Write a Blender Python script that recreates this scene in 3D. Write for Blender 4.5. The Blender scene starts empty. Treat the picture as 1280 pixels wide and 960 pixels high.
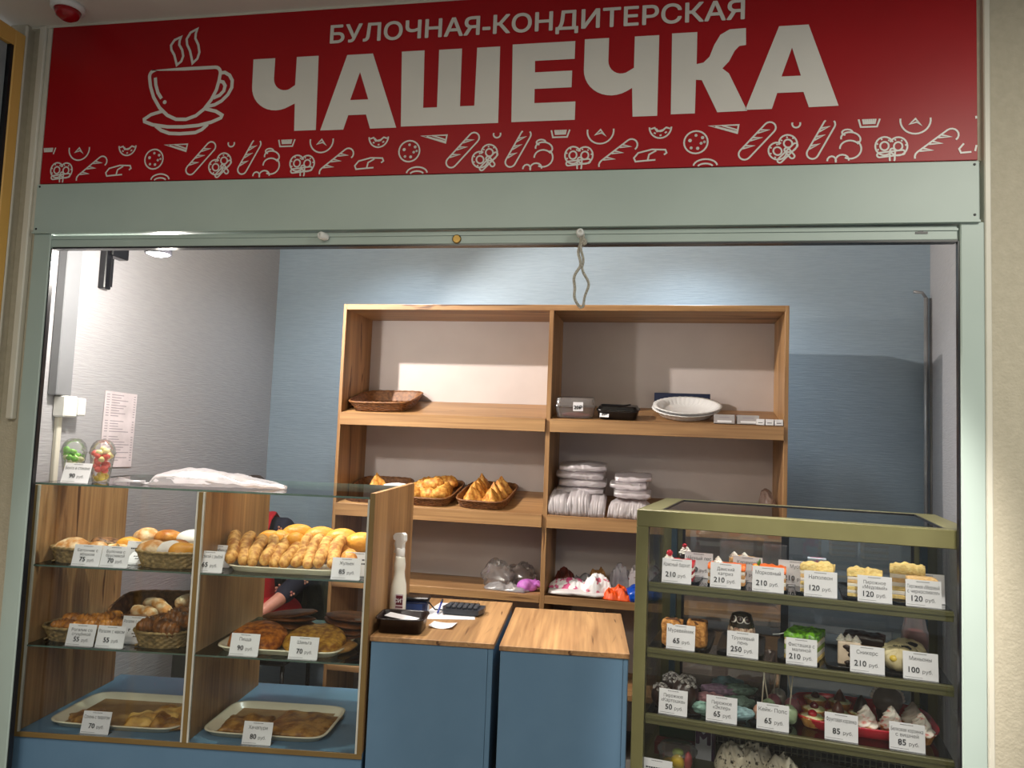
import bpy, math, random
from mathutils import Matrix, Vector, noise, geometry

SC = bpy.context.scene
COL = SC.collection
PI = math.pi
rnd = random.Random(7)


def s2l(c):
    c /= 255.0
    return c / 12.92 if c <= 0.04045 else ((c + 0.055) / 1.055) ** 2.4


def rgb(*c):
    return (s2l(c[0]), s2l(c[1]), s2l(c[2]), 1.0)


# ---------------------------------------------------------------- camera
cam_d = bpy.data.cameras.new('camera')
cam_d.sensor_width = 36.0
cam_d.sensor_fit = 'HORIZONTAL'
cam_d.lens = 26.9626
cam_d.clip_start = 0.05
cam = bpy.data.objects.new('camera', cam_d)
COL.objects.link(cam)
cam.matrix_world = Matrix(((0.983012, -0.02519, 0.181806, 0.0),
                           (0.179261, -0.080949, -0.980466, 0.0),
                           (0.039415, 0.9964, -0.075058, 1.6),
                           (0, 0, 0, 1)))
SC.camera = cam

# ---------------------------------------------------------------- world, exposure, lights
w = bpy.data.worlds.new('world')
SC.world = w
w.use_nodes = True
w.node_tree.nodes['Background'].inputs[0].default_value = (0.86, 0.93, 1.0, 1)
w.node_tree.nodes['Background'].inputs[1].default_value = 0.34
SC.view_settings.view_transform = 'Standard'
SC.view_settings.look = 'None'
SC.view_settings.gamma = 1.0
SC.view_settings.use_curve_mapping = False
SC.view_settings.exposure = 0.0


def lamp(kind, name, loc, power, color, radius=0.04, spot=None, blend=0.3, aim=None, size=None):
    d = bpy.data.lights.new(name, kind)
    d.energy = power
    d.color = color
    if kind == 'AREA':
        d.shape = 'RECTANGLE'
        d.size, d.size_y = size
    else:
        d.shadow_soft_size = radius
    if kind == 'SPOT':
        d.spot_size = math.radians(spot)
        d.spot_blend = blend
    o = bpy.data.objects.new(name, d)
    o.location = loc
    v = Vector(aim) - Vector(loc) if aim else Vector((0, 0, -1))
    o.rotation_euler = v.to_track_quat('-Z', 'Y').to_euler()
    COL.objects.link(o)
    return o


WARM = (1.0, 0.86, 0.72)
NEUT = (1.0, 0.93, 0.85)
COOL = (0.86, 0.95, 1.0)
# ceiling lamps of the shop
lamp('SPOT', 'shop_light', (-2.24, 2.97, 3.02), 330, NEUT, 0.025, 80, 0.4, aim=(0.25, 4.2, 1.25))
lamp('SPOT', 'shop_light', (-1.50, 4.12, 3.02), 62, COOL, 0.05, 130, 1.0)
lamp('SPOT', 'shop_light', (0.20, 4.12, 3.02), 70, COOL, 0.05, 130, 1.0)
lamp('SPOT', 'shop_light', (-1.35, 2.66, 3.02), 140, NEUT, 0.05, 68, 0.5)
lamp('SPOT', 'shop_light', (-0.35, 2.66, 3.02), 75, NEUT, 0.05, 64, 0.5)
lamp('SPOT', 'shop_light', (0.70, 2.62, 3.02), 200, NEUT, 0.05, 58, 0.5)
# ceiling lamps of the corridor, followed by added fill lamps
lamp('AREA', 'corridor_and_fill_light', (1.5, 0.7, 3.04), 52, (1.0, 0.96, 0.84), size=(0.6, 0.6))
lamp('AREA', 'corridor_and_fill_light', (-1.2, -0.6, 3.04), 54, (1.0, 0.93, 0.78), size=(0.6, 0.6))
lamp('AREA', 'corridor_and_fill_light', (0.4, -1.6, 3.04), 40, (1.0, 0.95, 0.86), size=(1.2, 0.6))  # added fill from behind the camera, lifts the shop interior

lamp('SPOT', 'corridor_and_fill_light', (0.50, 1.15, 3.04), 450, NEUT, 0.06, 30, 0.6, aim=(0.52, 2.62, 0.95))  # added spot, narrow cone that brightens the cooler's contents
lamp('SPOT', 'corridor_and_fill_light', (-1.45, 1.0, 3.04), 110, NEUT, 0.06, 34, 0.6, aim=(-1.6, 2.55, 0.95))  # added weaker spot, brightens the tags along the bakery case front

# ---------------------------------------------------------------- materials
MATS = {}


def nt(name):
    m = bpy.data.materials.new(name)
    m.use_nodes = True
    t = m.node_tree
    return m, t, t.nodes['Principled BSDF']


def mat(name, c, rough=0.5, c2=None, scale=12.0, stretch=(1, 1, 1), bump=0.0, bscale=None, metal=0.0, spec=0.5,
        detail=4.0, lo=0.35, hi=0.7, sss=0.0, coat=0.0):
    if name in MATS:
        return MATS[name]
    m, t, p = nt(name)
    p.inputs['Roughness'].default_value = rough
    p.inputs['Metallic'].default_value = metal
    p.inputs['Specular IOR Level'].default_value = spec
    p.inputs['Coat Weight'].default_value = coat
    if sss:
        p.inputs['Subsurface Weight'].default_value = sss
        p.inputs['Subsurface Radius'].default_value = (0.02, 0.01, 0.005)
    c2 = c2 or tuple(max(0, x * 0.9) for x in c)
    tc = t.nodes.new('ShaderNodeTexCoord')
    mp = t.nodes.new('ShaderNodeMapping')
    mp.inputs['Scale'].default_value = stretch
    t.links.new(tc.outputs['Object'], mp.inputs['Vector'])
    n = t.nodes.new('ShaderNodeTexNoise')
    n.inputs['Scale'].default_value = scale
    n.inputs['Detail'].default_value = detail
    t.links.new(mp.outputs[0], n.inputs['Vector'])
    r = t.nodes.new('ShaderNodeValToRGB')
    r.color_ramp.elements[0].position = lo
    r.color_ramp.elements[1].position = hi
    r.color_ramp.elements[0].color = rgb(*c2)
    r.color_ramp.elements[1].color = rgb(*c)
    t.links.new(n.outputs['Fac'], r.inputs[0])
    t.links.new(r.outputs[0], p.inputs['Base Color'])
    if bump:
        b = t.nodes.new('ShaderNodeBump')
        b.inputs['Strength'].default_value = bump
        b.inputs['Distance'].default_value = 0.01
        n2 = t.nodes.new('ShaderNodeTexNoise')
        n2.inputs['Scale'].default_value = bscale or scale * 3
        n2.inputs['Detail'].default_value = 5
        t.links.new(mp.outputs[0], n2.inputs['Vector'])
        t.links.new(n2.outputs['Fac'], b.inputs['Height'])
        t.links.new(b.outputs[0], p.inputs['Normal'])
    MATS[name] = m
    return m


def wood(name, axis, light=(188, 146, 98), dark=(118, 82, 50)):
    """oak laminate: long grain along the axis, board-wide tone changes and a few dark cracks"""
    m, t, p = nt(name)
    p.inputs['Roughness'].default_value = 0.42
    tc = t.nodes.new('ShaderNodeTexCoord')

    def noise_tex(sc, along, detail=4, dist=0.0):
        mp = t.nodes.new('ShaderNodeMapping')
        s = [sc] * 3
        s[axis] = along
        mp.inputs['Scale'].default_value = s
        n = t.nodes.new('ShaderNodeTexNoise')
        n.inputs['Scale'].default_value = 1.0
        n.inputs['Detail'].default_value = detail
        n.inputs['Distortion'].default_value = dist
        t.links.new(tc.outputs['Object'], mp.inputs['Vector'])
        t.links.new(mp.outputs[0], n.inputs['Vector'])
        return n.outputs['Fac']
    a = noise_tex(9, 0.7, 3, 0.6)
    b = noise_tex(70, 2.0, 5)
    mx = t.nodes.new('ShaderNodeMix')
    mx.inputs[0].default_value = 0.42
    t.links.new(a, mx.inputs[2])
    t.links.new(b, mx.inputs[3])
    r = t.nodes.new('ShaderNodeValToRGB')
    e = r.color_ramp.elements
    e[0].position = 0.33
    e[0].color = rgb(*dark)
    e[1].position = 0.66
    e[1].color = rgb(*light)
    k = e.new(0.5)
    k.color = rgb(*[(x + y) / 2 + 4 for x, y in zip(light, dark)])
    t.links.new(mx.outputs[0], r.inputs[0])
    c = noise_tex(13, 1.3, 2, 1.5)
    r2 = t.nodes.new('ShaderNodeValToRGB')
    r2.color_ramp.elements[0].position = 0.31
    r2.color_ramp.elements[0].color = rgb(110, 74, 46)
    r2.color_ramp.elements[1].position = 0.35
    r2.color_ramp.elements[1].color = (1, 1, 1, 1)
    t.links.new(c, r2.inputs[0])
    mu = t.nodes.new('ShaderNodeMix')
    mu.data_type = 'RGBA'
    mu.blend_type = 'MULTIPLY'
    mu.inputs[0].default_value = 0.85
    t.links.new(r.outputs[0], mu.inputs[6])
    t.links.new(r2.outputs[0], mu.inputs[7])
    t.links.new(mu.outputs[2], p.inputs['Base Color'])
    MATS[name] = m
    return m


def wallpaper(name, c, c2, bump=0.35):
    """vinyl wallpaper with fine level ripples"""
    m, t, p = nt(name)
    p.inputs['Roughness'].default_value = 0.6
    tc = t.nodes.new('ShaderNodeTexCoord')
    mp = t.nodes.new('ShaderNodeMapping')
    mp.inputs['Scale'].default_value = (12, 12, 150)
    t.links.new(tc.outputs['Object'], mp.inputs['Vector'])
    n = t.nodes.new('ShaderNodeTexNoise')
    n.inputs['Scale'].default_value = 1.0
    n.inputs['Detail'].default_value = 3
    n.inputs['Distortion'].default_value = 0.4
    t.links.new(mp.outputs[0], n.inputs['Vector'])
    b = t.nodes.new('ShaderNodeBump')
    b.inputs['Strength'].default_value = bump
    b.inputs['Distance'].default_value = 0.008
    t.links.new(n.outputs['Fac'], b.inputs['Height'])
    t.links.new(b.outputs[0], p.inputs['Normal'])
    r = t.nodes.new('ShaderNodeValToRGB')
    r.color_ramp.elements[0].position = 0.35
    r.color_ramp.elements[1].position = 0.65
    r.color_ramp.elements[0].color = rgb(*c2)
    r.color_ramp.elements[1].color = rgb(*c)
    t.links.new(n.outputs['Fac'], r.inputs[0])
    t.links.new(r.outputs[0], p.inputs['Base Color'])
    MATS[name] = m
    return m


def clear(name, tint=(1, 1, 1), gloss=1.0, rough=0.02, haze=0.0, hazecol=(220, 220, 220), ior=1.5):
    """thin clear sheet: straight-through light plus a mirror coat that grows at grazing angles"""
    m = bpy.data.materials.new(name)
    m.use_nodes = True
    t = m.node_tree
    t.nodes.clear()
    out = t.nodes.new('ShaderNodeOutputMaterial')
    tr = t.nodes.new('ShaderNodeBsdfTransparent')
    tr.inputs[0].default_value = (*tint, 1)
    gl = t.nodes.new('ShaderNodeBsdfGlossy')
    gl.inputs['Roughness'].default_value = rough
    fr = t.nodes.new('ShaderNodeFresnel')
    fr.inputs['IOR'].default_value = ior
    mul = t.nodes.new('ShaderNodeMath')
    mul.operation = 'MULTIPLY'
    mul.inputs[1].default_value = gloss
    t.links.new(fr.outputs[0], mul.inputs[0])
    base = tr
    if haze:
        d1 = t.nodes.new('ShaderNodeBsdfDiffuse')
        d1.inputs[0].default_value = rgb(*hazecol)
        d2 = t.nodes.new('ShaderNodeBsdfTranslucent')
        d2.inputs[0].default_value = rgb(*hazecol)
        df = t.nodes.new('ShaderNodeMixShader')
        t.links.new(d1.outputs[0], df.inputs[1])
        t.links.new(d2.outputs[0], df.inputs[2])
        mh = t.nodes.new('ShaderNodeMixShader')
        mh.inputs[0].default_value = haze
        t.links.new(tr.outputs[0], mh.inputs[1])
        t.links.new(df.outputs[0], mh.inputs[2])
        base = mh
    mx = t.nodes.new('ShaderNodeMixShader')
    t.links.new(mul.outputs[0], mx.inputs[0])
    t.links.new(base.outputs[0], mx.inputs[1])
    t.links.new(gl.outputs[0], mx.inputs[2])
    t.links.new(mx.outputs[0], out.inputs[0])
    MATS[name] = m
    return m


def glow(name, c, strength):
    m, t, p = nt(name)
    p.inputs['Emission Color'].default_value = c
    p.inputs['Emission Strength'].default_value = strength
    MATS[name] = m
    return m


def bread(name, top, side, spots=None, sc=30.0, rough=0.5, lo=0.38, hi=0.62):
    """baked crust: patchy top colour over a paler dough"""
    return mat(name, top, rough, side, sc, bump=0.25, bscale=90, lo=lo, hi=hi, detail=5, spec=0.35)


WOOD_V = wood('oak_upright_grain', 2)
WOOD_H = wood('oak_level_grain', 0)
WOOD_D = wood('oak_deep_grain', 1)
GLASS = clear('shelf_glass', (0.93, 0.97, 0.95), 1.0)
FRONTG = clear('front_glass', (0.98, 0.99, 0.985), 0.7)
DARKG = clear('dark_top_glass', (0.80, 0.80, 0.80), 1.4)
GEDGE = mat('glass_edge', (96, 116, 106), 0.15, (78, 98, 88))
CLEARP = clear('clear_plastic', (0.98, 0.98, 0.98), 0.8, 0.08, 0.10, (240, 240, 240))
FILM = clear('plastic_film', (0.96, 0.95, 0.96), 1.2, 0.2, 0.42, (240, 236, 238))
FILMC = clear('plastic_film_clear', (0.96, 0.95, 0.95), 1.8, 0.14, 0.22, (230, 220, 220))
PAPER = mat('white_card', (236, 234, 236), 0.5, (228, 226, 230), 8)
INK = mat('black_ink', (38, 38, 44), 0.5, (30, 30, 36))
BLUE = mat('blue_laminate', (92, 122, 148), 0.45, (87, 117, 143), 6)
WHITEP = mat('white_plastic', (232, 232, 228), 0.35, (222, 222, 218), 8)
ENAMEL = mat('cream_enamel', (232, 224, 200), 0.25, (222, 212, 186), 6)
BLACKP = mat('black_plastic', (26, 26, 30), 0.3, (18, 18, 22), 20)
WICK = mat('brown_wicker', (150, 100, 56), 0.55, (92, 54, 26), 60, lo=0.3, hi=0.75)
WICKO = mat('olive_wicker', (176, 146, 96), 0.55, (96, 78, 46), 60, lo=0.3, hi=0.75)
OLIVE = mat('olive_gold_metal', (103, 100, 66), 0.36, (97, 94, 61), 10, metal=0.2)
STEEL = mat('grey_green_paint', (176, 191, 184), 0.42, (169, 184, 177), 3, detail=3)


# ---------------------------------------------------------------- glyphs of the built-in font, one at a time
GLYPHS = {}


def glyph(ch, res):
    if (ch, res) in GLYPHS:
        return GLYPHS[(ch, res)]

    def build(body):
        """outline of the glyph, filled by its winding"""
        cu = bpy.data.curves.new('t', 'FONT')
        cu.body = body
        cu.size = 1.0
        cu.resolution_u = res
        cu.fill_mode = 'NONE'
        ob = bpy.data.objects.new('t', cu)
        me = bpy.data.meshes.new_from_object(ob)
        P = [Vector((v.co.x, v.co.y)) for v in me.vertices]
        nb = {}
        for ed in me.edges:
            a, b = ed.vertices
            nb.setdefault(a, []).append(b)
            nb.setdefault(b, []).append(a)
        loops, seen = [], set()
        for a in sorted(nb):
            if a in seen:
                continue
            lp, cur = [a], a
            seen.add(a)
            while True:
                nx = [k for k in sorted(nb[cur], key=lambda k: (k != cur + 1, k)) if k not in seen]
                if not nx:
                    break
                cur = nx[0]
                seen.add(cur)
                lp.append(cur)
            loops.append(lp)
        bpy.data.objects.remove(ob)
        bpy.data.curves.remove(cu)
        bpy.data.meshes.remove(me)
        es = [(lp[k], lp[(k + 1) % len(lp)]) for lp in loops for k in range(len(lp))]
        if not P:
            return [], []
        ov, oe, of, *_ = geometry.delaunay_2d_cdt(P, es, [], 0, 1e-6)
        seg = [(P[a], P[b]) for a, b in es]
        keep = []
        for f in of:
            cx = sum(ov[k].x for k in f) / 3
            cy = sum(ov[k].y for k in f) / 3
            wn = 0
            for a, b in seg:
                if (a.y <= cy) != (b.y <= cy):
                    if a.x + (cy - a.y) / (b.y - a.y) * (b.x - a.x) > cx:
                        wn += 1 if b.y > a.y else -1
            if wn:
                keep.append(list(f))
        return [(v.x, v.y, 0.0) for v in ov], keep

    def wide(body):
        v = build(body)[0]
        return max(p[0] for p in v) - min(p[0] for p in v)
    adv = wide('H' + ch + 'H') - wide('HH')
    v, f = build(ch) if ch != ' ' else ([], [])
    GLYPHS[(ch, res)] = (v, f, adv)
    return GLYPHS[(ch, res)]


# ---------------------------------------------------------------- mesh builder
class MB:
    def __init__(s):
        s.v, s.f, s.m, s.sm = [], [], [], []

    def add(s, vs, fs, m=0, smooth=False, M=None):
        o = len(s.v)
        s.v += [tuple(M @ Vector(v)) for v in vs] if M is not None else [tuple(v) for v in vs]
        for f in fs:
            s.f.append([i + o for i in f])
            s.m.append(m)
            s.sm.append(smooth)
        return s

    def box(s, x0, x1, y0, y1, z0, z1, m=0, b=0.0, M=None):
        if b <= 0:
            vs = [(x, y, z) for x in (x0, x1) for y in (y0, y1) for z in (z0, z1)]
            fs = [(0, 1, 3, 2), (4, 6, 7, 5), (0, 4, 5, 1), (2, 3, 7, 6), (0, 2, 6, 4), (1, 5, 7, 3)]
            return s.add(vs, fs, m, False, M)
        c = ((x0 + x1) / 2, (y0 + y1) / 2, (z0 + z1) / 2)
        h = (abs(x1 - x0) / 2, abs(y1 - y0) / 2, abs(z1 - z0) / 2)
        b = min(b, min(h) * 0.95)
        vs, idx = [], {}
        for sx in (-1, 1):
            for sy in (-1, 1):
                for sz in (-1, 1):
                    sg = (sx, sy, sz)
                    for a in range(3):
                        idx[(sg, a)] = len(vs)
                        vs.append(tuple(c[i] + sg[i] * (h[i] if i == a else h[i] - b) for i in range(3)))
        fs = []
        for a in range(3):
            u, w_ = (a + 1) % 3, (a + 2) % 3
            for sa in (-1, 1):
                q = []
                for su, sw in ((-1, -1), (1, -1), (1, 1), (-1, 1)):
                    sg = [0, 0, 0]
                    sg[a], sg[u], sg[w_] = sa, su, sw
                    q.append(idx[(tuple(sg), a)])
                fs.append(q if sa > 0 else q[::-1])
            for su in (-1, 1):
                for sw in (-1, 1):
                    q = []
                    for sa in (-1, 1):
                        sg = [0, 0, 0]
                        sg[a], sg[u], sg[w_] = sa, su, sw
                        q.append((idx[(tuple(sg), u)], idx[(tuple(sg), w_)]))
                    e = [q[0][0], q[1][0], q[1][1], q[0][1]]
                    fs.append(e if su * sw > 0 else e[::-1])
        for sx in (-1, 1):
            for sy in (-1, 1):
                for sz in (-1, 1):
                    t = [idx[((sx, sy, sz), a)] for a in range(3)]
                    fs.append(t if sx * sy * sz > 0 else t[::-1])
        return s.add(vs, fs, m, False, M)

    def lathe(s, prof, n=24, m=0, sx=1.0, sy=1.0, ex=2.0, fn=None, M=None, smooth=True, cap=True):
        """turn (r, z) points about z; ex > 2 squares the outline; fn(angle, i) scales the radius"""
        vs, fs = [], []
        for i, (r, z) in enumerate(prof):
            for k in range(n):
                a = 2 * PI * k / n
                ca, sa = math.cos(a), math.sin(a)
                q = (abs(ca) ** ex + abs(sa) ** ex) ** (-1 / ex)
                g = r * q * (fn(a, i) if fn else 1)
                vs.append((g * ca * sx, g * sa * sy, z))
        for i in range(len(prof) - 1):
            for k in range(n):
                k2 = (k + 1) % n
                fs.append((i * n + k, i * n + k2, (i + 1) * n + k2, (i + 1) * n + k))
        s.add(vs, fs, m, smooth, M)
        if cap:
            o = len(s.v) - len(vs)
            if prof[0][0] > 1e-5:
                s.f.append([o + k for k in range(n)][::-1]); s.m.append(m); s.sm.append(False)
            if prof[-1][0] > 1e-5:
                b = o + (len(prof) - 1) * n
                s.f.append([b + k for k in range(n)]); s.m.append(m); s.sm.append(False)
        return s

    def tube(s, pts, r, n=8, m=0, M=None, cap=True, flat=1.0, smooth=True):
        P = [Vector(p) for p in pts]
        R = r if isinstance(r, (list, tuple)) else [r] * len(P)
        vs, fs = [], []
        up = Vector((0, 0, 1))
        prev = None
        for i, p in enumerate(P):
            d = (P[min(i + 1, len(P) - 1)] - P[max(i - 1, 0)]).normalized()
            if prev is None:
                a = d.cross(up)
                if a.length < 1e-3:
                    a = d.cross(Vector((1, 0, 0)))
            else:
                a = prev - d * prev.dot(d)
            a.normalize()
            prev = a
            b = d.cross(a)
            for k in range(n):
                t = 2 * PI * k / n
                vs.append(p + (a * math.cos(t) + b * math.sin(t) * flat) * R[i])
        for i in range(len(P) - 1):
            for k in range(n):
                k2 = (k + 1) % n
                fs.append((i * n + k, i * n + k2, (i + 1) * n + k2, (i + 1) * n + k))
        if cap:
            fs.append([k for k in range(n)][::-1])
            fs.append([(len(P) - 1) * n + k for k in range(n)])
        return s.add(vs, fs, m, smooth, M)

    def blob(s, c=(0, 0, 0), r=(1, 1, 1), amp=0.0, fr=8.0, seed=0, nu=20, nv=12, m=0, flat=None, M=None, fn=None):
        """noise-swollen ellipsoid; flat: cut the underside at this share of the z radius"""
        vs, fs = [], []
        sd = Vector((seed * 7.31, seed * 3.17, seed * 1.7))
        for j in range(nv + 1):
            th = PI * j / nv
            for k in range(nu):
                ph = 2 * PI * k / nu
                d = Vector((math.sin(th) * math.cos(ph), math.sin(th) * math.sin(ph), math.cos(th)))
                p = Vector((d.x * r[0], d.y * r[1], d.z * r[2]))
                g = 1 + amp * noise.noise(p * fr + sd) if amp else 1
                if fn:
                    g *= fn(d)
                p *= g
                if flat is not None and p.z < -r[2] * flat:
                    p.z = -r[2] * flat
                vs.append((p.x + c[0], p.y + c[1], p.z + c[2]))
        for j in range(nv):
            for k in range(nu):
                k2 = (k + 1) % nu
                fs.append((j * nu + k, (j + 1) * nu + k, (j + 1) * nu + k2, j * nu + k2))
        return s.add(vs, fs, m, True, M)

    def poly(s, pts, m=0, M=None):
        return s.add(pts, [list(range(len(pts)))], m, False, M)

    def prism(s, pts, z0, z1, m=0, M=None):
        """flat outline (x, y), counter-clockwise, pulled up from z0 to z1"""
        n = len(pts)
        vs = [(x, y, z0) for x, y in pts] + [(x, y, z1) for x, y in pts]
        fs = [list(range(n))[::-1], list(range(n, 2 * n))]
        fs += [(i, (i + 1) % n, n + (i + 1) % n, n + i) for i in range(n)]
        return s.add(vs, fs, m, False, M)

    def stroke(s, pts, wd, m=0, M=None, closed=False, y=0.0):
        """flat line of width wd through (x, z) points at depth y"""
        P = [Vector((p[0], p[1])) for p in pts]
        n = len(P)
        if n < 2:
            return s
        s.layer = getattr(s, 'layer', 0) + 1
        y -= s.layer * 0.00005
        vs = []
        for i, p in enumerate(P):
            a = P[(i - 1) % n] if closed or i else p
            b = P[(i + 1) % n] if closed or i < n - 1 else p
            d1 = (p - a).normalized() if (p - a).length > 1e-9 else (b - p).normalized()
            d2 = (b - p).normalized() if (b - p).length > 1e-9 else d1
            t = d1 + d2
            t = t.normalized() if t.length > 1e-6 else d1
            nn = Vector((-t.y, t.x))
            k = min(2.0, 1 / max(0.35, nn.dot(Vector((-d1.y, d1.x)))))
            for sg in (-1, 1):
                q = p + nn * (wd / 2 * k * sg)
                vs.append((q.x, y, q.y))
        fs = [(2 * i, 2 * i + 2, 2 * i + 3, 2 * i + 1) for i in range(n - 1)]
        if closed:
            fs.append((2 * n - 2, 0, 1, 2 * n - 1))
        return s.add(vs, fs, m, False, M)

    def text(s, txt, size, x=0.0, z=0.0, m=0, bold=0.0, align='CENTER', M=None, y=0.0, width=None, res=2):
        """flat lettering in the x-z plane, read from -y"""
        vs, fs, px = [], [], 0.0
        for ch in txt:
            gv, gf, adv = glyph(ch, res)
            o = len(vs)
            vs += [Vector(((v[0] + px) * size, v[1] * size, 0)) for v in gv]
            fs += [[k + o for k in f] for f in gf]
            px += adv
        shift = {'CENTER': -px * size / 2, 'LEFT': 0.0, 'RIGHT': -px * size}[align]
        vs = [Vector((v.x + shift, v.y, 0)) for v in vs]
        if vs and width:
            x0 = min(v.x for v in vs); x1 = max(v.x for v in vs)
            k = width / max(1e-6, x1 - x0)
            xc = (x0 + x1) / 2
            vs = [Vector(((v.x - xc) * k, v.y, 0)) for v in vs]
        e = bold * size
        for q, (dx, dz) in enumerate(((0, 0), (e, 0), (-e, 0), (0, e), (0, -e), (e * .7, e * .7), (-e * .7, e * .7), (e * .7, -e * .7), (-e * .7, -e * .7)) if bold else ((0, 0),)):
            s.add([(v.x + x + dx, y - q * 0.0002, v.y + z + dz) for v in vs], fs, m, False, M)
        return s

    def mesh(s, name, mats):
        me = bpy.data.meshes.new(name)
        me.from_pydata(s.v, [], s.f)
        for q in (mats if isinstance(mats, (list, tuple)) else [mats]):
            me.materials.append(q)
        me.polygons.foreach_set('material_index', s.m)
        me.polygons.foreach_set('use_smooth', s.sm)
        me.update()
        return me


def obj(name, mb, mats=None, parent=None, M=None, label=None):
    me = mb.mesh(name, mats) if isinstance(mb, MB) else mb
    o = bpy.data.objects.new(name, me)
    COL.objects.link(o)
    if parent is not None:
        o.parent = parent
    if M is not None:
        o.matrix_local = M
    if label:
        o['label'] = label
    return o


def tag(o, label, cat, group=None):
    o['label'] = label
    o['category'] = cat
    if group:
        o['group'] = group
    return o


def thing(name, label, cat, M, group=None):
    o = bpy.data.objects.new(name, None)
    o.empty_display_size = 0.05
    COL.objects.link(o)
    o.matrix_world = M
    return tag(o, label, cat, group)


def one(name, label, cat, mb, mats, M, group=None):
    o = obj(name, mb, mats, None, M)
    return tag(o, label, cat, group)


def struct(name, mb, mats, M=None, parent=None):
    o = obj(name, mb, mats, parent, M)
    if parent is None:
        o['kind'] = 'structure'
    return o


def dup(o, M, label, parent=None):
    """a copy of a thing with copies of its parts and sub-parts"""
    c = o.copy()
    COL.objects.link(c)
    if parent is not None:
        c.parent = parent
        c.matrix_local = o.matrix_local.copy()
    else:
        c.matrix_world = M
        c['label'] = label
    for ch in list(o.children):
        dup(ch, None, None, c)
    return c


def T(x, y, z, rz=0.0, rx=0.0, ry=0.0, s=1.0):
    m = Matrix.Translation((x, y, z)) @ Matrix.Rotation(rz, 4, 'Z') @ Matrix.Rotation(ry, 4, 'Y') @ Matrix.Rotation(rx, 4, 'X')
    if s != 1.0:
        m = m @ (Matrix.Scale(s, 4) if not isinstance(s, tuple) else Matrix.Diagonal((*s, 1)))
    return m


def R(d):
    return math.radians(d)


# frames of the furniture: the case with glass shelves, the counters, the green cooler, the bread rack
FL = T(-0.965, 2.623, 0, R(6.74))
FC = T(-0.959, 2.627, 0, R(4.95))
FR = T(-0.500, 2.652, 0, R(4.95))
FG = T(-0.045, 2.640, 0, R(-9.19))
FS = T(-0.541, 4.000, 0, R(-0.99))
SLOPE = R(13.6)
FS1 = FS @ T(0, 0, 1.727, 0, SLOPE)
FS2 = FS @ T(0, 0, 1.228, 0, SLOPE)
# ================================================================ the setting
SHOPW = wallpaper('blue_grey_wallpaper', (150, 166, 180), (143, 159, 173), 0.18)
SHOPL = wallpaper('lilac_grey_wallpaper', (166, 165, 168), (159, 158, 162), 0.3)
HALLW = mat('beige_wall_plaster', (186, 178, 158), 0.7, (178, 170, 150), 40, bump=0.25, bscale=120)
CEILM = mat('white_ceiling_panel', (226, 222, 212), 0.6, (220, 216, 206), 4)
FLOORM = mat('grey_floor_tile', (128, 124, 118), 0.4, (112, 108, 104), 6)
TRIMW = mat('white_trim_plastic', (214, 210, 196), 0.4, (206, 202, 188), 5)
YELLOW = mat('yellow_window_frame', (226, 180, 100), 0.45, (214, 168, 88), 5, stretch=(1, 1, 0.3))

struct('floor', MB().box(-2.6, 2.4, -3, 4.8, -0.06, 0), FLOORM)
struct('ceiling', MB().box(-2.6, 2.4, -3, 4.8, 3.08, 3.14), CEILM)
struct('wall_back', MB().box(-2.60, 1.61, 4.70, 4.76, 0, 3.08), SHOPW)
struct('wall_west', MB().box(-2.55, -2.49, 2.46, 4.70, 0, 3.08), SHOPL)
struct('wall_east', MB().prism([(1.097, 2.46), (1.18, 2.46), (1.628, 4.70), (1.545, 4.70)], 0, 3.08), SHOPL)
struct('wall_front', MB().box(-2.33, 0.94, 2.412, 2.46, 2.48, 3.08), HALLW)
struct('wall_right', MB().box(0.952, 2.4, 2.402, 2.46, 0, 3.08), HALLW)
struct('wall_left', MB().box(-2.40, -2.33, 2.372, 2.46, 0, 3.08).box(-2.40, -2.33, -3, 1.2, 0, 3.08), HALLW)
struct('wall_corner', MB().box(-2.33, -2.242, 2.408, 2.46, 0, 3.08), HALLW)
win = struct('window_1', MB().box(-2.40, -2.322, 2.318, 2.364, 0, 3.03, b=0.004).box(-2.40, -2.322, 1.2, 1.25, 0, 3.03, b=0.004)
             .box(-2.40, -2.322, 1.25, 2.318, 2.97, 3.03, b=0.004).box(-2.40, -2.322, 1.25, 2.318, 0, 0.08, b=0.004), YELLOW)
obj('gasket', MB().box(-2.36, -2.326, 2.306, 2.318, 0.08, 2.97), BLACKP, win)
obj('sash', MB().box(-2.37, -2.34, 2.262, 2.306, 0.08, 2.97, b=0.003).box(-2.37, -2.34, 1.25, 1.29, 0.08, 2.97, b=0.003), mat('grey_sash', (150, 160, 162), 0.4), win)
obj('pane', MB().box(-2.358, -2.352, 1.29, 2.262, 0.08, 2.97), mat('dim_window_pane', (120, 134, 140), 0.12, (110, 124, 130), 3), win)
struct('trim_1', MB().box(-2.332, -2.322, 2.364, 2.374, 0, 3.07, b=0.002), TRIMW)
struct('trim_2', MB().box(-2.29, -2.262, 2.385, 2.41, 1.61, 3.08, b=0.004).box(-2.262, -2.243, 2.395, 2.41, 2.30, 3.08, b=0.003), TRIMW)
struct('trim_3', MB().box(0.934, 0.952, 2.394, 2.44, 0, 3.08, b=0.003), TRIMW)
struct('trim_4', MB().box(-2.33, 0.93, 2.392, 2.412, 3.072, 3.08), TRIMW)

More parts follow.
